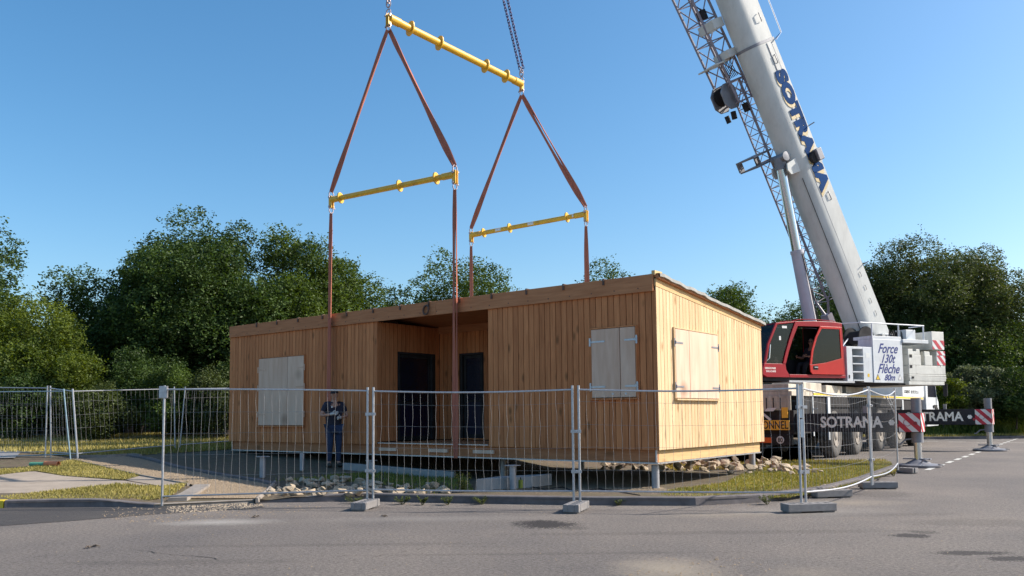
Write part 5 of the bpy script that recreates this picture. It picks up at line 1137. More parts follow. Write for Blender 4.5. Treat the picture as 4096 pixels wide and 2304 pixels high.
# counterweights
def cw(name, l0, l1, k0, k1, z0, z1, ch=0.0, notch=None, stripe=None):
    s = MB(MS)
    if ch: s.hexa([(l0+ch, k0+ch, z0), (l1-ch*0.3, k0+ch, z0), (l1-ch*0.3, k1-ch*0.3, z0), (l0+ch, k1-ch*0.3, z0), (l0, k0, z1), (l1, k0, z1), (l1, k1, z1), (l0, k1, z1)], 0.5)
    else: s.box((l0, k0, z0), (l1, k1, z1), 0.5)
    o = s.build(name, CWT, crane, bevel=0.012)
    if notch:
        s = MB(MS)
        for (ka, kb, za, zb_) in notch: s.box((l1+0.0005, ka, za), (l1+0.003, kb, zb_))
        s.build('lifting_pocket', DKM, o)
    if stripe:
        F = MS @ frame((l1, 0, 0), (0, 1, 0), (-1, 0, 0), (0, 0, 1)); striped(F, stripe[0], stripe[1], stripe[2], stripe[3], -0.001, o, stripe[4])
    return o
cw('counterweight', -1.5, 1.48, 3.09, 4.80, 2.215, 2.33); cw('counterweight', -1.5, 1.50, 3.09, 4.88, 2.335, 2.495, 0.05, [(3.20, 3.31, 2.42, 2.488)])
cw('counterweight', -1.5, 1.50, 3.09, 4.86, 2.50, 2.555); cw('counterweight', -1.5, 1.50, 3.09, 4.85, 2.56, 2.85, 0, [(3.13, 3.25, 2.76, 2.85), (3.42, 3.435, 2.82, 2.85), (4.6, 4.615, 2.81, 2.85), (3.45, 3.46, 2.56, 2.61)])
cw('counterweight', 0.5, 1.50, 3.09, 3.68, 2.855, 3.20, 0, [(3.13, 3.26, 3.10, 3.198)]); cw('counterweight', 0.5, 1.50, 3.86, 4.23, 2.855, 3.19); cw('counterweight', 0.3, 1.50, 4.42, 4.86, 2.855, 3.20, 0, None, (4.44, 4.85, 2.87, 3.19, 1.3))
s = MB(MS); s.prism([(3.10, 3.205), (3.66, 3.205), (3.66, 3.385), (3.49, 3.385), (3.49, 3.31), (3.33, 3.31), (3.33, 3.385), (3.10, 3.385)], 0, 0.6, 1.48, 0.5); s.build('counterweight', CWT, crane, bevel=0.01)
cw('counterweight', 0.6, 1.46, 3.90, 4.17, 3.195, 3.32); cw('counterweight', 0.3, 1.50, 4.44, 4.86, 3.205, 3.345, 0, None, (4.45, 4.85, 3.21, 3.34, 1.3))
cw('counterweight', 0.0, 1.50, 4.24, 4.84, 3.39, 3.99, 0, None, (4.26, 4.83, 3.40, 3.70, 1.6)); cw('counterweight', -1.5, 0.28, 3.09, 4.85, 2.86, 3.9)
# boom
def boomprof(sc):
    P = [(-0.40, 0.44), (0.40, 0.44), (0.45, 0.40), (0.45, 0.1), (0.45, -0.22)]
    for i in range(1, 14): a = math.pi*i/14; P.append((0.45*math.cos(a), -0.22-0.52*math.sin(a)))
    P += [(-0.45, -0.22), (-0.45, 0.1), (-0.45, 0.40)]
    return [(x*sc, (y+0.15)*sc-0.15) for x, y in P]
def boomsec(name, t0, t1, s0, s1, m=WHTG):
    s = MB(MBm); a = boomprof(s0); b2 = boomprof(s1); n = len(a); s.pts([(x, y, t0) for x, y in a]+[(x, y, t1) for x, y in b2])
    for i in range(n): s.face((i, (i+1) % n, n+(i+1) % n, n+i), 0.5, True)
    s.face(range(n)); s.face(range(2*n-1, n-1, -1)); return s.build(name, m, crane)
bm1 = boomsec('boom', -1.75, 9.93, 1.03, 1.0)
boomsec('boom_collar', 9.935, 10.02, 1.015, 1.015, GREYM)
boomsec('boom_extension', 10.025, 26.0, 0.955, 0.90)
boomsec('boom_band', 5.72, 6.20, 1.035, 1.035)
s = MB(MBm)    # weld seam, panel line, bolts, brackets
s.box((0.455, -0.215, -1.2), (0.461, -0.200, 5.7)); s.box((0.452, 0.01, 6.25), (0.468, 0.03, 9.9)); 
for i in range(30): s.box((0.452, 0.05, 6.35+i*0.12), (0.460, 0.062, 6.362+i*0.12))
s.box((0.452, 0.235, 4.75), (0.455, 0.241, 9.9)); s.build('seam', GREYM, bm1)
for t in (0.25, 0.72, 1.2, 1.68):
    s = MB(MBm); s.tube([(0.462, 0.16, t), (0.485, 0.14, t), (0.485, 0.14, t+0.16), (0.462, 0.16, t+0.16)], 0.008, 5); s.build('step_handle', GREYM, bm1)
for t in (4.45, 9.2, 10.6):
    s = MB(MBm); s.tube([(0.458, 0.16, t), (0.50, 0.12, t+0.03), (0.50, 0.12, t+0.25), (0.458, 0.16, t+0.28)], 0.016, 6); s.build('lifting_eye', GREYM, bm1)
for t in (2.0, 6.95):
    s = MB(MBm); s.cyl((0.45, 0.42, t), (0.60, 0.56, t+0.03), 0.018, 8); s.build('rope_guide', GREYM, bm1)
s = MB(MBm); s.box((0.47, 0.08, 5.78), (0.68, 0.34, 6.18)); s.build('hose_reel', GREYM, bm1, bevel=0.03); s = MB(MBm); s.lathe([(0.19, 0), (0.19, 0.12)], (0.47, 0.05, 5.95), (1, 0, 0), 24); s.build('hose_reel', DKM, bm1)
tx = text('SOTRAMA', 0.62, BLUE2, 'lettering', bm1, MBm @ frame((0.4725, -0.115, 8.98), (0, 0, -1), (0, 1, 0), (1, 0, 0)), 0.002, 0.042, sx=1.0)
def fit_text(o, mtx_inv_axis, p_ref, L):
    v = [(Vector(p.co)+ORG[o]-p_ref).dot(mtx_inv_axis) for p in o.data.vertices]; k = L/(max(v)-min(v)); mn = min(v)
    for p, a in zip(o.data.vertices, v): p.co += mtx_inv_axis*((a-mn)*k-a)
refp = MBm @ Vector((0, 0, 8.98)); fit_text(tx, -bd, refp, 4.2)
tx2 = text('SOTRAMA', 0.62, OCHR, 'lettering_edge', bm1, MBm @ frame((0.4665, -0.145, 9.02), (0, 0, -1), (0, 1, 0), (1, 0, 0)), 0.0015, 0.035, sx=1.0); fit_text(tx2, -bd, refp-bd*0.04+bd*0.0, 4.22)
for o in (tx2,):
    for p in o.data.vertices: p.co += -bd*0.07
# luffing cylinder
c0 = (0, 0.80, 2.35); c1 = (0, -0.70, 9.62)
def lp(t): return tuple(c0[i]+(c1[i]-c0[i])*t for i in range(3))
s = MB(MS); s.cyl(lp(0), lp(0.58), 0.20, 28); s.cyl(lp(0.575), lp(0.59), 0.215, 28); s.build('luffing_cylinder', CYLM, crane)
s = MB(MS); s.cyl(lp(0.585), lp(0.965), 0.158, 28); s.build('piston_rod', CHROME, crane)
s = MB(MS); s.cyl(lp(0.95), lp(1.0), 0.19, 24); s.cyl((-0.28, -0.70, 9.62), (0.28, -0.70, 9.62), 0.13, 24); s.lathe([(0.15, 0), (0.15, 0.03), (0.05, 0.04)], (0.281, -0.70, 9.62), (1, 0, 0), 24); s.build('cylinder_head', GREYM, crane)
s = MB(MBm)
for l_ in (-0.36, 0.31): s.prism([(-0.45, 5.72), (-0.45, 6.2), (-0.98, 6.15), (-1.06, 5.95), (-0.98, 5.78)], 0, l_, l_+0.05)
s.build('cylinder_clevis', WHTG, bm1)
for dx_, r_ in ((0.20, 0.018), (0.25, 0.014), (-0.22, 0.018)):
    s = MB(MS); s.tube([(dx_, 0.92, 2.5), (dx_*1.1, 0.55, 4.0), (dx_*1.15, 0.18, 5.6), (dx_, -0.06, 6.5)], r_, 6); s.build('hydraulic_line', DKM, crane)
s = MB(MBm); s.tube([(0.30, -0.66, -0.8), (0.36, -0.60, 2.0), (0.36, -0.60, 5.5)], 0.012, 6); s.build('boom_cable', DKM, bm1)
s = MB(MBm); s.box((0.452, 0.10, 4.1), (0.456, 0.22, 4.25)); s.build('data_plate', STKR, bm1)
s = MB(MS); s.box((1.501, 1.15, 3.05), (1.504, 1.32, 3.20)); s.build('data_plate', STKR, stb)
s = MB(MS); s.box((1.501, 1.20, 2.45), (1.504, 1.28, 2.55)); s.build('warning_label', CHY, stb)
# lattice jib stowed beside the boom
def truss(name, l0, l1, y0, y1, t0, t1, n, rc, rb, taper=None):
    s = MB(MBm); tp = taper or (lambda t: 0)
    C4 = [(l0, y0), (l1, y0), (l1, y1), (l0, y1)]
    for (l_, y_) in C4: s.tube([(l_, y_+tp(0), t0), (l_, y_+tp(1), t1)], rc, 8)
    for i in range(n+1):
        t = t0+(t1-t0)*i/n; q = i/n
        for k in range(4):
            A, B = C4[k], C4[(k+1) % 4]; s.tube([(A[0], A[1]+tp(q), t), (B[0], B[1]+tp(q), t)], rb, 5)
            if i < n:
                t2 = t0+(t1-t0)*(i+1)/n; q2 = (i+1)/n
                if i % 2: A, B = B, A
                s.tube([(A[0], A[1]+tp(q), t), (B[0], B[1]+tp(q2), t2)], rb, 5)
    return s.build(name, LATT, crane)
truss('lattice_jib', -1.22, -0.70, -0.46, 0.05, 1.2, 9.3, 17, 0.034, 0.015)
truss('jib_base', -1.35, -0.60, -0.95, -0.30, 8.6, 15.0, 9, 0.045, 0.022, lambda q: -0.45*q)
s = MB(MBm)
for (a_, b2) in (((-1.22, -0.46, 1.2), (-0.95, -0.5, 0.55)), ((-0.70, -0.46, 1.2), (-0.92, -0.5, 0.55))): s.tube([a_, b2], 0.045, 6)
s.box((-1.12, -0.62, 0.35), (-0.80, -0.38, 0.75)); s.build('jib_foot', LATT, crane)
s = MB(MBm); s.box((-1.30, -1.42, 6.72), (-0.45, -0.55, 6.78)); s.box((-1.30, -1.38, 6.38), (-0.45, -0.5, 6.43)); s.box((-1.3, -1.42, 6.43), (-1.24, -1.20, 6.72)); s.box((-1.0, -0.9, 6.43), (-0.94, -0.7, 6.72)); s.build('jib_bracket', GREYM, crane)
s = MB(MBm); s.box((-1.32, -1.45, 9.95), (-0.45, -0.6, 10.0)); s.build('jib_bracket', WHTG, crane, bevel=0.01); s = MB(MBm); s.box((-0.9, -1.0, 10.003), (-0.2, -0.62, 10.25)); s.build('jib_lug', WHTG, crane, bevel=0.01); s = MB(MBm); s.box((-0.9, -1.15, 11.0), (-0.2, -0.68, 11.3)); s.build('jib_bracket', WHTG, crane, bevel=0.01)
s = MB(MBm); pl_ = [(-1.20, 8.48), (-0.86, 8.46), (-0.72, 8.62), (-0.72, 9.15), (-0.84, 9.34), (-1.16, 9.34), (-1.38, 9.12), (-1.38, 8.68)]
s.prism(pl_, 0, -1.30, -1.25); s.build('hook_block', GREYM, crane, bevel=0.02); s = MB(MBm); s.prism(pl_, 0, -0.80, -0.75); s.build('hook_block', GREYM, crane, bevel=0.02)
s = MB(MBm)
for i in range(5): s.lathe([(0.30, 0), (0.24, 0.03), (0.30, 0.06)], (-1.20+i*0.085, -1.03, 8.98), (1, 0, 0), 28)
s.cyl((-1.05, -0.9, 8.4), (-1.05, -0.95, 8.15), 0.09, 12); s.cyl((-0.75, -0.6, 8.5), (-0.75, -0.6, 8.2), 0.10, 12); s.cyl((-1.3, -1.0, 8.35), (-1.3, -1.0, 8.1), 0.08, 10); s.build('sheave', DKM, crane)
s = MB(MBm)
for i in range(8): x = -0.9+i*0.07; s.tube([(x, -0.75, 9.4), (x-0.03, -0.8, 9.8+0.05*(i % 3)), (x+0.02, -0.7, 10.2)], 0.014, 5)
s.build('hoses', DKM, crane)
s = MB(MBm); s.tube([(0.5, 0.42, 9.9), (0.5, 0.75, 10.05), (0.5, 0.75, 13.5)], 0.022, 8); s.tube([(0.3, 0.42, 9.9), (0.5, 0.75, 10.05)], 0.018, 6); s.build('jib_rail', CHROME, bm1)
s = MB(MBm); s.box((-0.75, -1.12, 11.45), (-0.5, -0.92, 11.75)); s.tube([(-0.62, -1.0, 11.75), (-0.66, -1.08, 11.95), (-0.62, -0.95, 11.75)], 0.012, 5); s.build('work_lamp', DKM, crane)

# ================================================================== PEOPLE
def skinned(nodes, edges, root, sub=2):
    """smooth tapering surface grown round a skeleton; returns mesh data"""
    names = list(nodes); me = bpy.data.meshes.new('sk')
    me.from_pydata([nodes[n][0] for n in names], [(names.index(a), names.index(b2)) for a, b2 in edges], [])
    o = bpy.data.objects.new('sk', me); col.objects.link(o)
    m = o.modifiers.new('s', 'SKIN'); m.use_smooth_shade = True; sv = me.skin_vertices[0].data
    for i, n in enumerate(names):
        r = nodes[n][1]; sv[i].radius = (r, r) if not isinstance(r, tuple) else r; sv[i].use_root = (n == root)
    u = o.modifiers.new('u', 'SUBSURF'); u.levels = sub; u.render_levels = sub
    dg = bpy.context.evaluated_depsgraph_get(); out = bpy.data.meshes.new_from_object(o.evaluated_get(dg))
    bpy.data.objects.remove(o); return out
def merge(meshes, name, m, parent):
    bm = bmesh.new()
    for me in meshes: bm.from_mesh(me)
    me = bpy.data.meshes.new(name); bm.to_mesh(me); bm.free(); me.materials.clear(); me.materials.append(m)
    for p in me.polygons: p.use_smooth = True; p.material_index = 0
    o = bpy.data.objects.new(name, me); col.objects.link(o); o.parent = parent; ORG[o] = ORG[parent]; return o
def ell(c, r, seg=16, rot=None):
    bm = bmesh.new(); bmesh.ops.create_uvsphere(bm, u_segments=seg, v_segments=seg//2+2, radius=1)
    for v in bm.verts:
        v.co = Vector((v.co.x*r[0], v.co.y*r[1], v.co.z*r[2]))
        if rot: v.co = rot @ v.co
        v.co += Vector(c)
    me = bpy.data.meshes.new('e'); bm.to_mesh(me); bm.free(); return me
def hand(wrist, d, side, curl=0.6):
    """palm with five separate bent fingers as small skinned chains"""
    w_ = Vector(wrist); d = Vector(d).normalized(); sd_ = Vector(side).normalized(); n_ = d.cross(sd_)
    out = [skinned({'a': (w_, 0.024), 'b': (w_+d*0.045, (0.040, 0.018)), 'c': (w_+d*0.09, (0.042, 0.016))}, [('a', 'b'), ('b', 'c')], 'a', 1)]
    for i, L in enumerate((0.070, 0.080, 0.076, 0.060)):
        b0 = w_+d*0.088+sd_*(0.030-0.020*i); b1 = b0+(d-n_*0.3*curl).normalized()*L*0.42; b2 = b1+(d*0.7-n_*curl).normalized()*L*0.32; b3 = b2+(d*0.2-n_).normalized()*L*0.26
        out.append(skinned({'a': (b0, 0.0105), 'b': (b1, 0.0098), 'c': (b2, 0.0092), 'd': (b3, 0.0078)}, [('a', 'b'), ('b', 'c'), ('c', 'd')], 'a', 1))
    b0 = w_+d*0.03+sd_*0.034; b1 = b0+(d*0.6+sd_*0.7-n_*0.2).normalized()*0.04; b2 = b1+(d-n_*0.3).normalized()*0.032
    out.append(skinned({'a': (b0, 0.013), 'b': (b1, 0.0115), 'c': (b2, 0.009)}, [('a', 'b'), ('b', 'c')], 'a', 1)); return out
def person(loc, yaw, label, J, clothes, sc=1.0, cap=None, glasses=False, headdir=0.0, gloves=True, group=None):
    rt = empty('person', loc, label, 'person', group)
    rt.rotation_euler = (0, 0, yaw); rt.scale = (sc,)*3; ORG[rt] = Vector((0, 0, 0))
    N = {k: (Vector(v[0]), v[1]) for k, v in J.items()}
    E_ = [('pelvis', 'belly'), ('belly', 'chest'), ('chest', 'neck'), ('neck', 'head0'), ('head0', 'head1')]
    for s_ in 'LR':
        E_ += [('chest', 'sh'+s_), ('sh'+s_, 'el'+s_), ('el'+s_, 'wr'+s_), ('pelvis', 'hip'+s_), ('hip'+s_, 'kn'+s_), ('kn'+s_, 'an'+s_), ('an'+s_, 'toe'+s_)]
    parts = [skinned(N, E_, 'pelvis', 2)]
    h = N['head0'][0]; fd = Vector((math.sin(headdir), math.cos(headdir), 0))     # face direction in the person's frame
    side = Vector((fd.y, -fd.x, 0)); rot = Matrix.Rotation(-headdir, 3, 'Z')
    parts += [ell(h+Vector((0, 0, 0.075)), (0.076, 0.095, 0.118), 20, rot), ell(h+fd*0.092+Vector((0, 0, 0.055)), (0.012, 0.018, 0.024), 10, rot), ell(h+fd*0.05+Vector((0, 0, -0.01)), (0.045, 0.04, 0.035), 12, rot), ell(h+fd*0.084+Vector((0, 0, 0.012)), (0.024, 0.010, 0.008), 10, rot)]
    for q in (-1, 1): parts += [ell(h+side*(0.077*q)+Vector((0, 0, 0.06)), (0.010, 0.022, 0.032), 10, rot), ell(h+side*(0.030*q)+fd*0.083+Vector((0, 0, 0.082)), (0.013, 0.008, 0.009), 8, rot)]
    hands = []
    for s_, q in (('L', -1), ('R', 1)):
        wv = N['wr'+s_][0]; d = (wv-N['el'+s_][0]).normalized(); hands.append(hand(wv, d, Vector((0, 0.2, 1)) if abs(d.z) < 0.7 else Vector((q, 0, 0)), 0.75))
    for hh in hands: parts += hh
    body = merge(parts, 'body', SKINM, rt)
    def grow(keys, edges, root, k, m, nm, ext=None, add=()):
        n2 = {a: (N[a][0], (N[a][1]*k if not isinstance(N[a][1], tuple) else tuple(x*k for x in N[a][1]))) for a in keys}
        if ext: n2.update(ext)
        return merge([skinned(n2, edges, root, 2)]+list(add), nm, m, rt)
    ext = {}
    for s_ in 'LR':
        a, b2 = N['sh'+s_][0], N['el'+s_][0]; ext['sl'+s_] = (a.lerp(b2, 0.72), 0.062)
    grow(['pelvis', 'belly', 'chest', 'shL', 'shR'], [('hem', 'pelvis'), ('chest', 'collar'), ('pelvis', 'belly'), ('belly', 'chest'), ('chest', 'shL'), ('chest', 'shR'), ('shL', 'slL'), ('shR', 'slR')], 'belly', 1.30, clothes[0], 'shirt', dict(ext, collar=(N['neck'][0]+Vector((0, 0, -0.03)), 0.072), hem=(N['pelvis'][0]+Vector((0, 0, -0.05)), (0.185, 0.135))))
    grow(['pelvis', 'hipL', 'hipR', 'knL', 'knR', 'anL', 'anR'], [('pelvis', 'hipL'), ('pelvis', 'hipR'), ('hipL', 'knL'), ('hipR', 'knR'), ('knL', 'anL'), ('knR', 'anR')], 'pelvis', 1.16, clothes[1], 'trousers')
    merge([ell(N['an'+s_][0].lerp(N['toe'+s_][0], 0.5)+Vector((0, 0, -0.02)), (0.052, 0.15, 0.055), 14) for s_ in 'LR'], 'shoes', SHOE, rt)
    if gloves:
        g = []
        for s_, hh in zip('LR', hands):
            wv = N['wr'+s_][0]; d = (wv-N['el'+s_][0]).normalized()
            g.append(skinned({'a': (wv-d*0.05, 0.044), 'b': (wv+d*0.02, 0.040), 'c': (wv+d*0.06, (0.050, 0.030)), 'd': (wv+d*0.10, (0.050, 0.028))}, [('a', 'b'), ('b', 'c'), ('c', 'd')], 'a', 1))
            for me in hh[1:]:
                cen = sum((v.co for v in me.vertices), Vector())/len(me.vertices)
                for v in me.vertices: v.co = cen+(v.co-cen)*1.22
                g.append(me)
        merge(g, 'gloves', GLOV, rt)
    if cap:
        bm = bmesh.new(); bmesh.ops.create_uvsphere(bm, u_segments=20, v_segments=12, radius=1)
        bmesh.ops.delete(bm, geom=[v for v in bm.verts if v.co.z < 0.0], context='VERTS')
        for v in bm.verts: v.co = rot @ Vector((v.co.x*0.088, v.co.y*0.108, v.co.z*0.095))+h+Vector((0, 0, 0.105))
        me = bpy.data.meshes.new('c'); bm.to_mesh(me); bm.free()
        merge([me, ell(h+fd*0.13+Vector((0, 0, 0.108)), (0.072, 0.075, 0.010), 14, Matrix.Rotation(-headdir, 3, 'Z') @ Matrix.Rotation(-0.35, 3, 'X'))], 'cap', cap, rt)
    else:
        merge([ell(h+Vector((0, 0, 0.10))-fd*0.015, (0.081, 0.090, 0.10), 16, rot)], 'hair', mat('short_hair', (0.10, 0.08, 0.07), 0.9), rt)
    if glasses: merge([ell(h+side*(0.032*q)+fd*0.092+Vector((0, 0, 0.082)), (0.026, 0.008, 0.018), 12, rot) for q in (-1, 1)], 'sunglasses', DKM, rt)
    return rt
# worker in front of the wall, arms bent, gloved hands together in front of the belly
JW = dict(pelvis=((0, 0, 0.93), (0.155, 0.11)), belly=((0, 0.005, 1.10), (0.145, 0.105)), chest=((0, 0.0, 1.34), (0.165, 0.105)), neck=((0, 0.01, 1.50), 0.058), head0=((0, 0.035, 1.575), 0.06), head1=((0, 0.04, 1.66), 0.07),
          shL=((-0.19, 0, 1.42), 0.062), elL=((-0.30, 0.03, 1.15), 0.045), wrL=((-0.07, 0.24, 1.12), 0.029), shR=((0.19, 0, 1.42), 0.062), elR=((0.31, 0.04, 1.16), 0.045), wrR=((0.13, 0.25, 1.20), 0.029),
          hipL=((-0.10, 0, 0.88), 0.10), knL=((-0.105, 0.03, 0.49), 0.066), anL=((-0.11, 0.0, 0.10), 0.047), toeL=((-0.14, 0.15, 0.035), 0.035),
          hipR=((0.10, 0, 0.88), 0.10), knR=((0.10, 0.03, 0.49), 0.066), anR=((0.10, -0.02, 0.10), 0.047), toeR=((0.14, 0.13, 0.035), 0.035))
wp = onp(1335, 1800, 1, -0.42); wz = TZ(wp[0], -0.42)
wyaw = math.atan2(CAM[1]+0.42, CAM[0]-wp[0])-math.pi/2+0.30
wk = person((float(wp[0]), -0.42, wz), wyaw, 'worker in dark T-shirt, jeans, dark cap and pale work gloves standing before the wooden wall', JW, (NAVY, JEAN), 0.995, cap=CAPM, headdir=0.55)
me = ell((0.085, 0.128, 1.36), (0.022, 0.006, 0.022), 10); merge([me], 'chest_badge', STKR, wk)
# crane operator, seated
JO = dict(pelvis=((0, 0, 0.10), (0.16, 0.12)), belly=((0, 0.0, 0.28), (0.15, 0.12)), chest=((0, 0.0, 0.50), (0.17, 0.115)), neck=((0, 0.01, 0.66), 0.06), head0=((0, 0.03, 0.73), 0.06), head1=((0, 0.03, 0.82), 0.07),
          shL=((-0.20, 0, 0.58), 0.066), elL=((-0.25, 0.16, 0.32), 0.048), wrL=((-0.20, 0.40, 0.34), 0.03), shR=((0.20, 0, 0.58), 0.066), elR=((0.26, 0.14, 0.32), 0.048), wrR=((0.21, 0.38, 0.34), 0.03),
          hipL=((-0.10, 0.04, 0.08), 0.10), knL=((-0.13, 0.44, 0.12), 0.07), anL=((-0.13, 0.52, -0.27), 0.047), toeL=((-0.13, 0.66, -0.33), 0.035),
          hipR=((0.10, 0.04, 0.08), 0.10), knR=((0.13, 0.44, 0.12), 0.07), anR=((0.13, 0.52, -0.27), 0.047), toeR=((0.13, 0.66, -0.33), 0.035))
op = MS @ Vector((1.02, -0.62, 2.72))
person(tuple(op), -AZ+math.pi, 'crane operator in dark clothes and sunglasses seated inside the red cab', JO, (NAVY, mat('dark_trousers', (0.02, 0.02, 0.025), 0.9)), 1.0, glasses=True, headdir=-0.5, gloves=False)

# ================================================================== PLANTS
LF_DARK = leafmat('leaf_dark_green', (0.011, 0.026, 0.009), (0.078, 0.125, 0.030), 0.24)
LF_MID = leafmat('leaf_mid_green', (0.018, 0.038, 0.011), (0.11, 0.16, 0.036), 0.28)
LF_YEL = leafmat('leaf_yellow_green', (0.026, 0.05, 0.009), (0.15, 0.19, 0.032), 0.32)
LF_OLIV = leafmat('leaf_olive', (0.026, 0.040, 0.014), (0.10, 0.125, 0.038), 0.25)
LF_GREY = leafmat('leaf_grey_green', (0.05, 0.065, 0.035), (0.17, 0.20, 0.10), 0.25)
def tree(base, h, rx, rz, label, m, seed, n=26000, leaf=0.085, lobes=26, cz=None, group='trees behind the site', name='tree', ry=None, trunk=0.16, open_=0.0, low=None, clus=7, cr=0.16):
    """base (x,y,z); h total height; rx half width, rz half crown height; crown made of leaf clusters on many boughs"""
    rg = np.random.default_rng(seed); ry = ry or rx*0.85; cz = cz if cz is not None else h-rz
    b = np.array(base, float); rt = empty(name, tuple(b), label, name.replace('_', ' '), group)
    # bough tips
    U = rg.normal(size=(lobes, 3)); U /= np.linalg.norm(U, axis=1)[:, None]; U[:, 2] = U[:, 2]*0.95+0.06; U[::3, 2] = -np.abs(U[::3, 2])*0.9
    rad = rg.uniform(0.5, 0.82, lobes)[:, None]; rad[::4] *= 0.5; Lc = U*rad*np.array([rx, ry, rz])
    lr = rg.uniform(0.20, 0.34, lobes)*(rx+rz)/2
    lr = np.minimum(lr, 1.1)
    # clusters on lobe shells
    k = n//clus; wgt = lr**2; wgt /= wgt.sum(); li = rg.choice(lobes, k, p=wgt)
    D = rg.normal(size=(k, 3)); D /= np.linalg.norm(D, axis=1)[:, None]; D[:, 2] += 0.18
    rr = lr[li]*(1-np.abs(rg.normal(0, 0.2, k)))*rg.uniform(0.88, 1.1, k)
    C = Lc[li]+D*rr[:, None]*np.array([1, 1, 0.82])
    # sprays poking out of the outline
    sp = rg.random(k) < 0.07; C[sp] += D[sp]*rg.uniform(0.05, 0.26, sp.sum())[:, None]
    inn = rg.random(k) < 0.14; ki = inn.sum(); Di = rg.normal(size=(ki, 3)); Di /= np.linalg.norm(Di, axis=1)[:, None]; C[inn] = Di*(rg.random(ki)**0.4)[:, None]*0.78*np.array([rx, ry, rz])
    fit = lambda v, t: t/max(1e-6, np.percentile(np.abs(v), 99.2))
    C[:, 0] *= fit(C[:, 0], rx); C[:, 1] *= fit(C[:, 1], ry); top_ = C[:, 2] > 0
    C[top_, 2] *= (h-cz)/np.percentile(C[top_, 2], 99.3)
    C += b+np.array([0, 0, cz])
    C = C[C[:, 2] > b[2]+(low if low is not None else 0.1)]; k = len(C)
    cl_t = rg.random(k)*0.55
    P = np.repeat(C, clus, 0)+rg.normal(0, cr*0.55, (k*clus, 3)); tt = np.repeat(cl_t, clus)+rg.random(k*clus)*0.45
    K = len(P); A = rg.normal(size=(K, 3)); A[:, 2] *= 0.55; A /= np.linalg.norm(A, axis=1)[:, None]
    B = rg.normal(size=(K, 3)); B -= A*(A*B).sum(1)[:, None]; B /= np.linalg.norm(B, axis=1)[:, None]
    sl = leaf*rg.uniform(0.6, 1.3, K)[:, None]; A = A*sl; B = B*sl*0.52
    V = np.stack([P-A, P-B*1.0+A*0.1, P+A, P+B*1.0+A*0.1], 1).reshape(-1, 3); F = np.arange(4*K).reshape(-1, 4)
    npmesh('crown', V, F, m, tint=tt, parent=rt)
    s = MB(); top = b+np.array([0, 0, cz]); bend = np.array([rg.normal(0, 0.12), rg.normal(0, 0.12), 0])
    s.tube([tuple(b-np.array([0, 0, 0.1])), tuple(b+(top-b)*0.5+bend), tuple(top)], [trunk, trunk*0.75, trunk*0.4], 10)
    for i in range(min(lobes, 16)):
        st = b+(top-b)*rg.uniform(0.35, 0.95); en = top+Lc[i]*0.95; mid = (st+en)/2+np.array([0, 0, rg.uniform(-0.1, 0.35)])
        s.tube([tuple(st), tuple(mid), tuple(en)], [trunk*0.38, trunk*0.24, trunk*0.07], 6, caps=False)
    s.build('trunk', BARK, rt); return rt
def thicket(name, pts, h, n, leaf, m, label, seed, thick=1.6):
    rg = np.random.default_rng(seed); A = np.array([pts[i] for i in range(len(pts))]); k = n//7
    u = rg.uniform(0, len(A)-1.001, k); i = u.astype(int); f = (u-i)[:, None]; P = A[i]*(1-f)+A[i+1]*f
    hh = h*(0.72+0.28*np.sin(u*9.1+seed)*np.cos(u*4.3)); z = rg.uniform(0, 1, k)**0.8*hh
    P = P+rg.normal(0, thick*0.4, (k, 2)); C = np.column_stack([P, z+0.2]); Q = np.repeat(C, 7, 0)+rg.normal(0, 0.13, (k*7, 3)); K = len(Q)
    a = rg.normal(size=(K, 3)); a /= np.linalg.norm(a, axis=1)[:, None]; b2 = rg.normal(size=(K, 3)); b2 -= a*(a*b2).sum(1)[:, None]; b2 /= np.linalg.norm(b2, axis=1)[:, None]
    sl = leaf*rg.uniform(0.6, 1.3, K)[:, None]; a = a*sl; b2 = b2*sl*0.6
    V = np.stack([Q-a, Q-b2, Q+a, Q+b2], 1).reshape(-1, 3); F = np.arange(4*K).reshape(-1, 4)
    return npmesh(name, V, F, m, tint=np.repeat(rg.random(k), 7)*0.6+rg.random(K)*0.4, label=label, cat='undergrowth', kind='stuff')
def pt(px, depth, zoff=0.0, flat=None):
    p = DP(px, depth); z = flat if flat is not None else (TZ(*p) if p[0] < -4 else 0.0)
    return (p[0], p[1], z+zoff)
def hat(px, py, depth):   # height of a photo point at a depth
    return float((CAM+depth*ray(px, py))[2])
def T(px, py_top, depth, wpx, label, m, seed, n, **kw):
    n = int(n*2.9); kw['leaf'] = kw.get('leaf', 0.085)*0.70; kw['lobes'] = int(kw.get('lobes', 26)*1.7); kw['cr'] = kw.get('cr', 0.16)*0.85
    """tree whose crown spans wpx photo pixels and reaches py_top at column px"""
    b = pt(px, depth, flat=kw.pop('flat', None)); h = hat(px, py_top, depth)-b[2]; rx = wpx/2/FPX*depth; rz = kw.pop('rz', h*0.50); rz = max(rz, h*0.46) if kw.get('name') != 'bush' else min(rz, h*0.52)
    kw.setdefault('low', 0.15); return tree(b, h, rx*1.05, rz, label, m, seed, n, **kw)
T(-130, 880, 30, 420, 'tall tree cut off by the left edge of the photo', LF_DARK, 1, 18000)
T(90, 1190, 28.5, 520, 'sunlit yellow green bushy tree at the far left', LF_YEL, 2, 26000, rz=2.0, leaf=0.07)
T(330, 1085, 33, 400, 'lower dark tree left of the tallest tree', LF_DARK, 3, 18000)
T(740, 862, 32, 600, 'tallest broad dark green tree left of the building', LF_DARK, 4, 44000, lobes=40, rz=4.2)
T(900, 905, 32.6, 330, 'dark rounded tree forming the right shoulder of the tallest tree', LF_DARK, 51, 20000, rz=3.6)
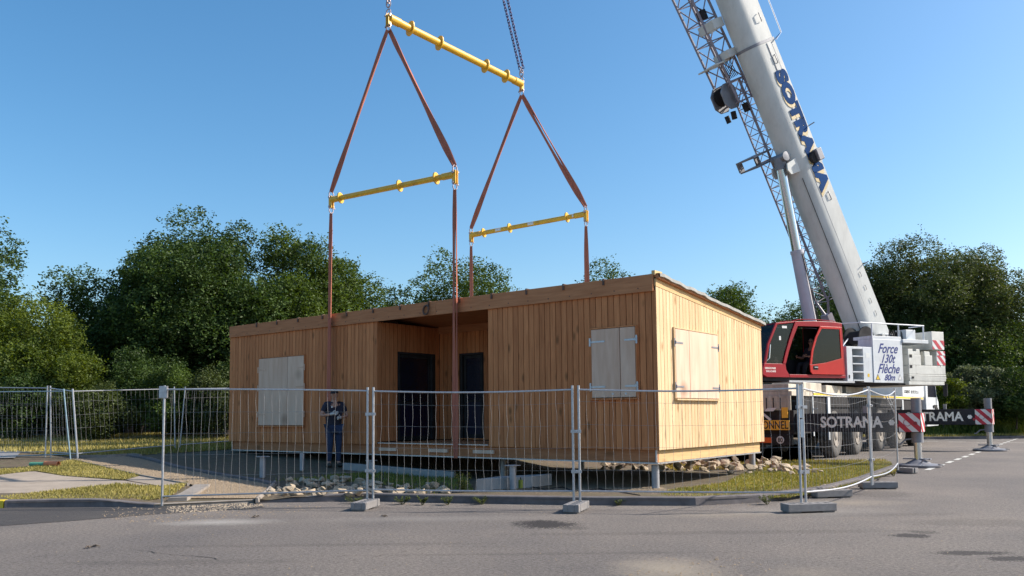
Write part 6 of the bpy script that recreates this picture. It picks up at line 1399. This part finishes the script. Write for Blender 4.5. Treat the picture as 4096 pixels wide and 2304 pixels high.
T(590, 945, 32.4, 330, 'dark tree forming the left shoulder of the tallest tree', LF_DARK, 52, 18000, rz=3.4)
T(520, 1060, 31, 330, 'dark tree under the left shoulder of the tallest tree', LF_DARK, 5, 16000)
T(1160, 925, 33.5, 420, 'rounded green tree just right of the tallest tree', LF_MID, 6, 28000, lobes=32, rz=3.6)
T(1010, 1120, 31.5, 330, 'dark tree in the gap left of the building corner', LF_DARK, 7, 16000)
T(1420, 1065, 36, 380, 'low green tree behind the left part of the roof', LF_MID, 8, 16000)
T(1290, 1040, 34.5, 330, 'green tree sloping down to the roof beside the rounded green tree', LF_MID, 53, 15000)
T(1600, 1150, 37, 260, 'low dark tree behind the middle of the roof', LF_DARK, 9, 9000)
T(1890, 1030, 38, 470, 'rounded tree behind the roof between the vertical slings', LF_MID, 10, 34000, lobes=34)
T(1700, 1110, 38.5, 240, 'small tree behind the porch roof', LF_MID, 11, 9000)
T(2250, 1150, 39, 180, 'small treetop just above the roof left of the right rear sling', LF_DARK, 12, 4000)
T(2420, 1045, 40, 400, 'green treetop around the right rear sling', LF_MID, 13, 24000)
T(2640, 1120, 41, 200, 'treetop hidden behind the high roof corner', LF_MID, 26, 5000)
T(2910, 1150, 42, 270, 'green tree above the gable end of the roof', LF_MID, 14, 20000, flat=0.3)
T(3060, 1235, 44, 330, 'dark tree behind the red crane cab', LF_DARK, 15, 20000, flat=0.3)
T(3180, 1225, 45, 240, 'dark tree just left of the lifting cylinder foot', LF_DARK, 56, 14000, flat=0.3)
T(3310, 1105, 46, 300, 'dark tree between lifting cylinder and boom', LF_DARK, 16, 22000, flat=0.3)
T(3640, 985, 50, 660, 'very wide spreading tree right of the boom', LF_OLIV, 17, 66000, lobes=46, rz=4.6, leaf=0.10, flat=0.3, trunk=0.3, cr=0.22)
T(3450, 1015, 50.5, 420, 'olive tree whose crown meets the left side of the wide spreading tree', LF_OLIV, 54, 26000, rz=4.2, leaf=0.10, flat=0.3, cr=0.2)
T(3850, 1020, 49.5, 460, 'dark olive tree joining the right side of the wide spreading tree', LF_OLIV, 55, 30000, rz=4.2, leaf=0.10, flat=0.3, cr=0.2)
T(3980, 1085, 48, 430, 'spreading dark olive tree at the right edge', LF_OLIV, 18, 44000, lobes=34, rz=4.0, leaf=0.10, flat=0.3, cr=0.2)
T(3960, 1290, 46, 420, 'mid green bush mass under the right edge tree', LF_MID, 19, 20000, rz=3.0, flat=0.3)
T(3700, 1240, 47, 380, 'dark shrub mass behind the counterweights', LF_DARK, 20, 16000, rz=3.4, flat=0.3)
T(4230, 1200, 45, 380, 'leafy tree cut off by the right edge of the photo', LF_MID, 21, 16000, flat=0.3)
G2 = 'bushes in front of the trees'
def B(px, top, depth, w_, label, m, seed, n, leaf=0.055, **kw):
    kw.setdefault('group', G2); return T(px, top, depth, w_, label, m, seed, n, name='bush', leaf=leaf, lobes=16, trunk=0.05, low=0.02, cr=0.11, **kw)
B(60, 1480, 26.5, 330, 'dark green bush behind the leftmost fence panel', LF_DARK, 31, 11000, rz=1.2)
B(250, 1380, 27.5, 360, 'sunlit bush above the left fence corner', LF_YEL, 32, 14000, rz=1.5)
B(400, 1540, 26.2, 260, 'brownish olive bush behind the long back fence panel', LF_OLIV, 33, 11000, rz=1.1)
B(560, 1400, 28.5, 330, 'dark bush below the tallest tree', LF_DARK, 34, 12000, rz=1.6)
B(700, 1470, 27, 260, 'mid green bush behind the right end of the back fence', LF_MID, 35, 12000, rz=1.4)
B(860, 1480, 26.8, 280, 'dry olive bush next to the left building corner', LF_OLIV, 36, 12000, rz=1.4)
B(1000, 1400, 28, 300, 'green bush partly behind the left building corner', LF_MID, 37, 8000, rz=1.7)
B(3880, 1470, 43, 260, 'pale leaved bush on the bank behind the far outrigger', LF_GREY, 38, 14000, leaf=0.09, rz=1.4, flat=0.5)
B(3770, 1500, 42.5, 180, 'small yellow green bush left of the pale leaved bush', LF_YEL, 39, 8000, leaf=0.08, rz=1.1, flat=0.5)
B(4060, 1480, 42, 300, 'dark green bush on the bank at the right edge', LF_DARK, 40, 14000, leaf=0.08, rz=1.5, flat=0.5)
thicket('undergrowth', [DP(x, 36) for x in (-700, -100, 400, 900, 1400, 2000)], 4.2, 90000, 0.15, LF_DARK, 'dark undergrowth filling the wood behind the left trees', 5)
thicket('undergrowth', [DP(x, 53) for x in (2500, 3000, 3500, 4000, 4600, 5200)], 5.5, 80000, 0.22, LF_DARK, 'dark undergrowth filling the wood behind the right trees', 6)
# bank of long grass on the right, with its kerb
bp = [DP(3560, 40), DP(5200, 40)]; e1 = Vector((*bp[1], 0))-Vector((*bp[0], 0)); e1.normalize(); n1 = Vector((-e1.y, e1.x, 0)); O = Vector((*bp[0], 0))-e1*2
prof = [(0, 0.13), (2.2, 0.16), (3.5, 0.45), (6, 0.95), (12, 1.2), (40, 1.5)]
def bankz(P):
    q = (P[:, 0]-O.x)*n1.x+(P[:, 1]-O.y)*n1.y; return np.interp(q, [a for a, _ in prof], [b2 for _, b2 in prof])
s = MB(); nx = 30; Lb = 34
for a_, z in prof:
    for i in range(nx): p = O+e1*(Lb*i/(nx-1))+n1*a_; s.pts([(p.x, p.y, z+0.03*math.sin(i*1.3+a_))])
for j in range(len(prof)-1):
    for i in range(nx-1): a_ = j*nx+i; s.face((a_, a_+1, a_+1+nx, a_+nx), 0.5, True)
s.build('grass_bank', TURF, kind='structure')
s = MB(); a_ = O-n1*0.12; b2 = O+e1*Lb-n1*0.12; s.hexa([tuple(a_), tuple(b2), tuple(b2+n1*0.12), tuple(a_+n1*0.12)]+[tuple(v+Vector((0, 0, 0.13))) for v in (a_, b2, b2+n1*0.12, a_+n1*0.12)]); s.build('far_kerb', KERBD, kind='structure')
def bq(u, v): p = O+e1*u+n1*v; return (p.x, p.y)
TALL = leafmat('tall_grass', (0.05, 0.085, 0.015), (0.20, 0.235, 0.055), 0.3)
blades('tall_grass', [bq(0, 2.0), bq(30, 2.0), bq(30, 7.5), bq(0, 7.5)], 60000, 0.42, TALL, 'long green grass on the bank behind the car park', zf=bankz, wide=0.035, clump=0.3)
blades('grass', [bq(0, 0.1), bq(30, 0.1), bq(30, 2.0), bq(0, 2.0)], 16000, 0.09, DRYG, 'short dry grass along the far kerb', zf=bankz, wide=0.03, clump=0.3)
# weeds
def weed(p, z, h, r, label, seed, n=260, m=WEED):
    rg = random.Random(seed); V = []; F = []; t = []; st = MB()
    for i in range(max(5, n//22)):
        a = rg.uniform(0, 6.28); l_ = rg.uniform(0.5, 1)*h; tip = Vector((p[0]+math.cos(a)*r*rg.uniform(0.2, 1), p[1]+math.sin(a)*r*rg.uniform(0.2, 1), z+l_)); b0 = Vector((p[0]+math.cos(a)*0.01, p[1]+math.sin(a)*0.01, z))
        st.tube([tuple(b0), tuple(b0.lerp(tip, 0.5)+Vector((0, 0, l_*0.12))), tuple(tip)], [0.004, 0.003, 0.0015], 4, caps=False)
        for j in range(22):
            c = b0.lerp(tip, rg.uniform(0.15, 1))+Vector((0, 0, 0.02)); b_ = rg.uniform(0, 6.28); L = rg.uniform(0.02, 0.045); d = Vector((math.cos(b_), math.sin(b_), rg.uniform(-0.2, 0.8)))*L; sd_ = Vector((-d.y, d.x, 0)).normalized()*L*0.28; k = len(V)
            V += [tuple(c), tuple(c+d*0.5+sd_), tuple(c+d), tuple(c+d*0.5-sd_)]; F.append((k, k+1, k+2, k+3)); t.append(rg.random())
    rt = empty('weed', (p[0], p[1], z), label, 'weed', 'weeds along the front kerb'); npmesh('leaves', np.array(V), np.array(F), m, tint=np.array(t), parent=rt); st.build('stem', WEED, rt)
p = GT(1850, 1978); weed(p, TZ(*p), 0.36, 0.20, 'tall spiky weed behind the kerb below the right half of the porch', 1, 520)
for i, (x, y, lb, h) in enumerate(((1420, 2014, 'small weed tuft at the kerb foot left of the first front block', 0.10), (1610, 2018, 'weed tuft at the kerb foot just right of the first front block', 0.12), (1690, 2020, 'weed tuft at the kerb below the porch', 0.12), (1790, 2020, 'broad weed tuft at the kerb under the tall spiky weed', 0.12), (1930, 2018, 'sparse weed tuft at the kerb left of the second front block', 0.10), (2470, 2022, 'low weed mat at the kerb right of the second front block', 0.09), (3070, 2018, 'leafy weed at the kerb left of the right corner block', 0.14), (3575, 1905, 'dry weed clump at the kerb beside the last fence post', 0.16))):
    p = G0(x, y); weed(p, 0.0, h, 0.16 if h > 0.1 else 0.22, lb, 20+i, 240, DRYG if i == 7 else WEED)
# fallen twigs
for i, (x, y) in enumerate(((1022, 2070), (365, 2190), (1525, 2067))):
    p = G0(x, y); s = MB(); rg = random.Random(i)
    for k in range(4): a = rg.uniform(0, 6.28); s.tube([(p[0], p[1], 0.012), (p[0]+0.05*math.cos(a), p[1]+0.05*math.sin(a), 0.02), (p[0]+0.09*math.cos(a+0.3), p[1]+0.09*math.sin(a+0.3), 0.008)], [0.006, 0.01, 0.003], 5)
    s.build('dry_leaf', BARK, label=('curled dry leaf on the asphalt below the gravel path', 'flat dry leaf on the asphalt at the lower left', 'tiny dry leaf on the asphalt below the first front block')[i], cat='leaf', loc=(p[0], p[1], 0))
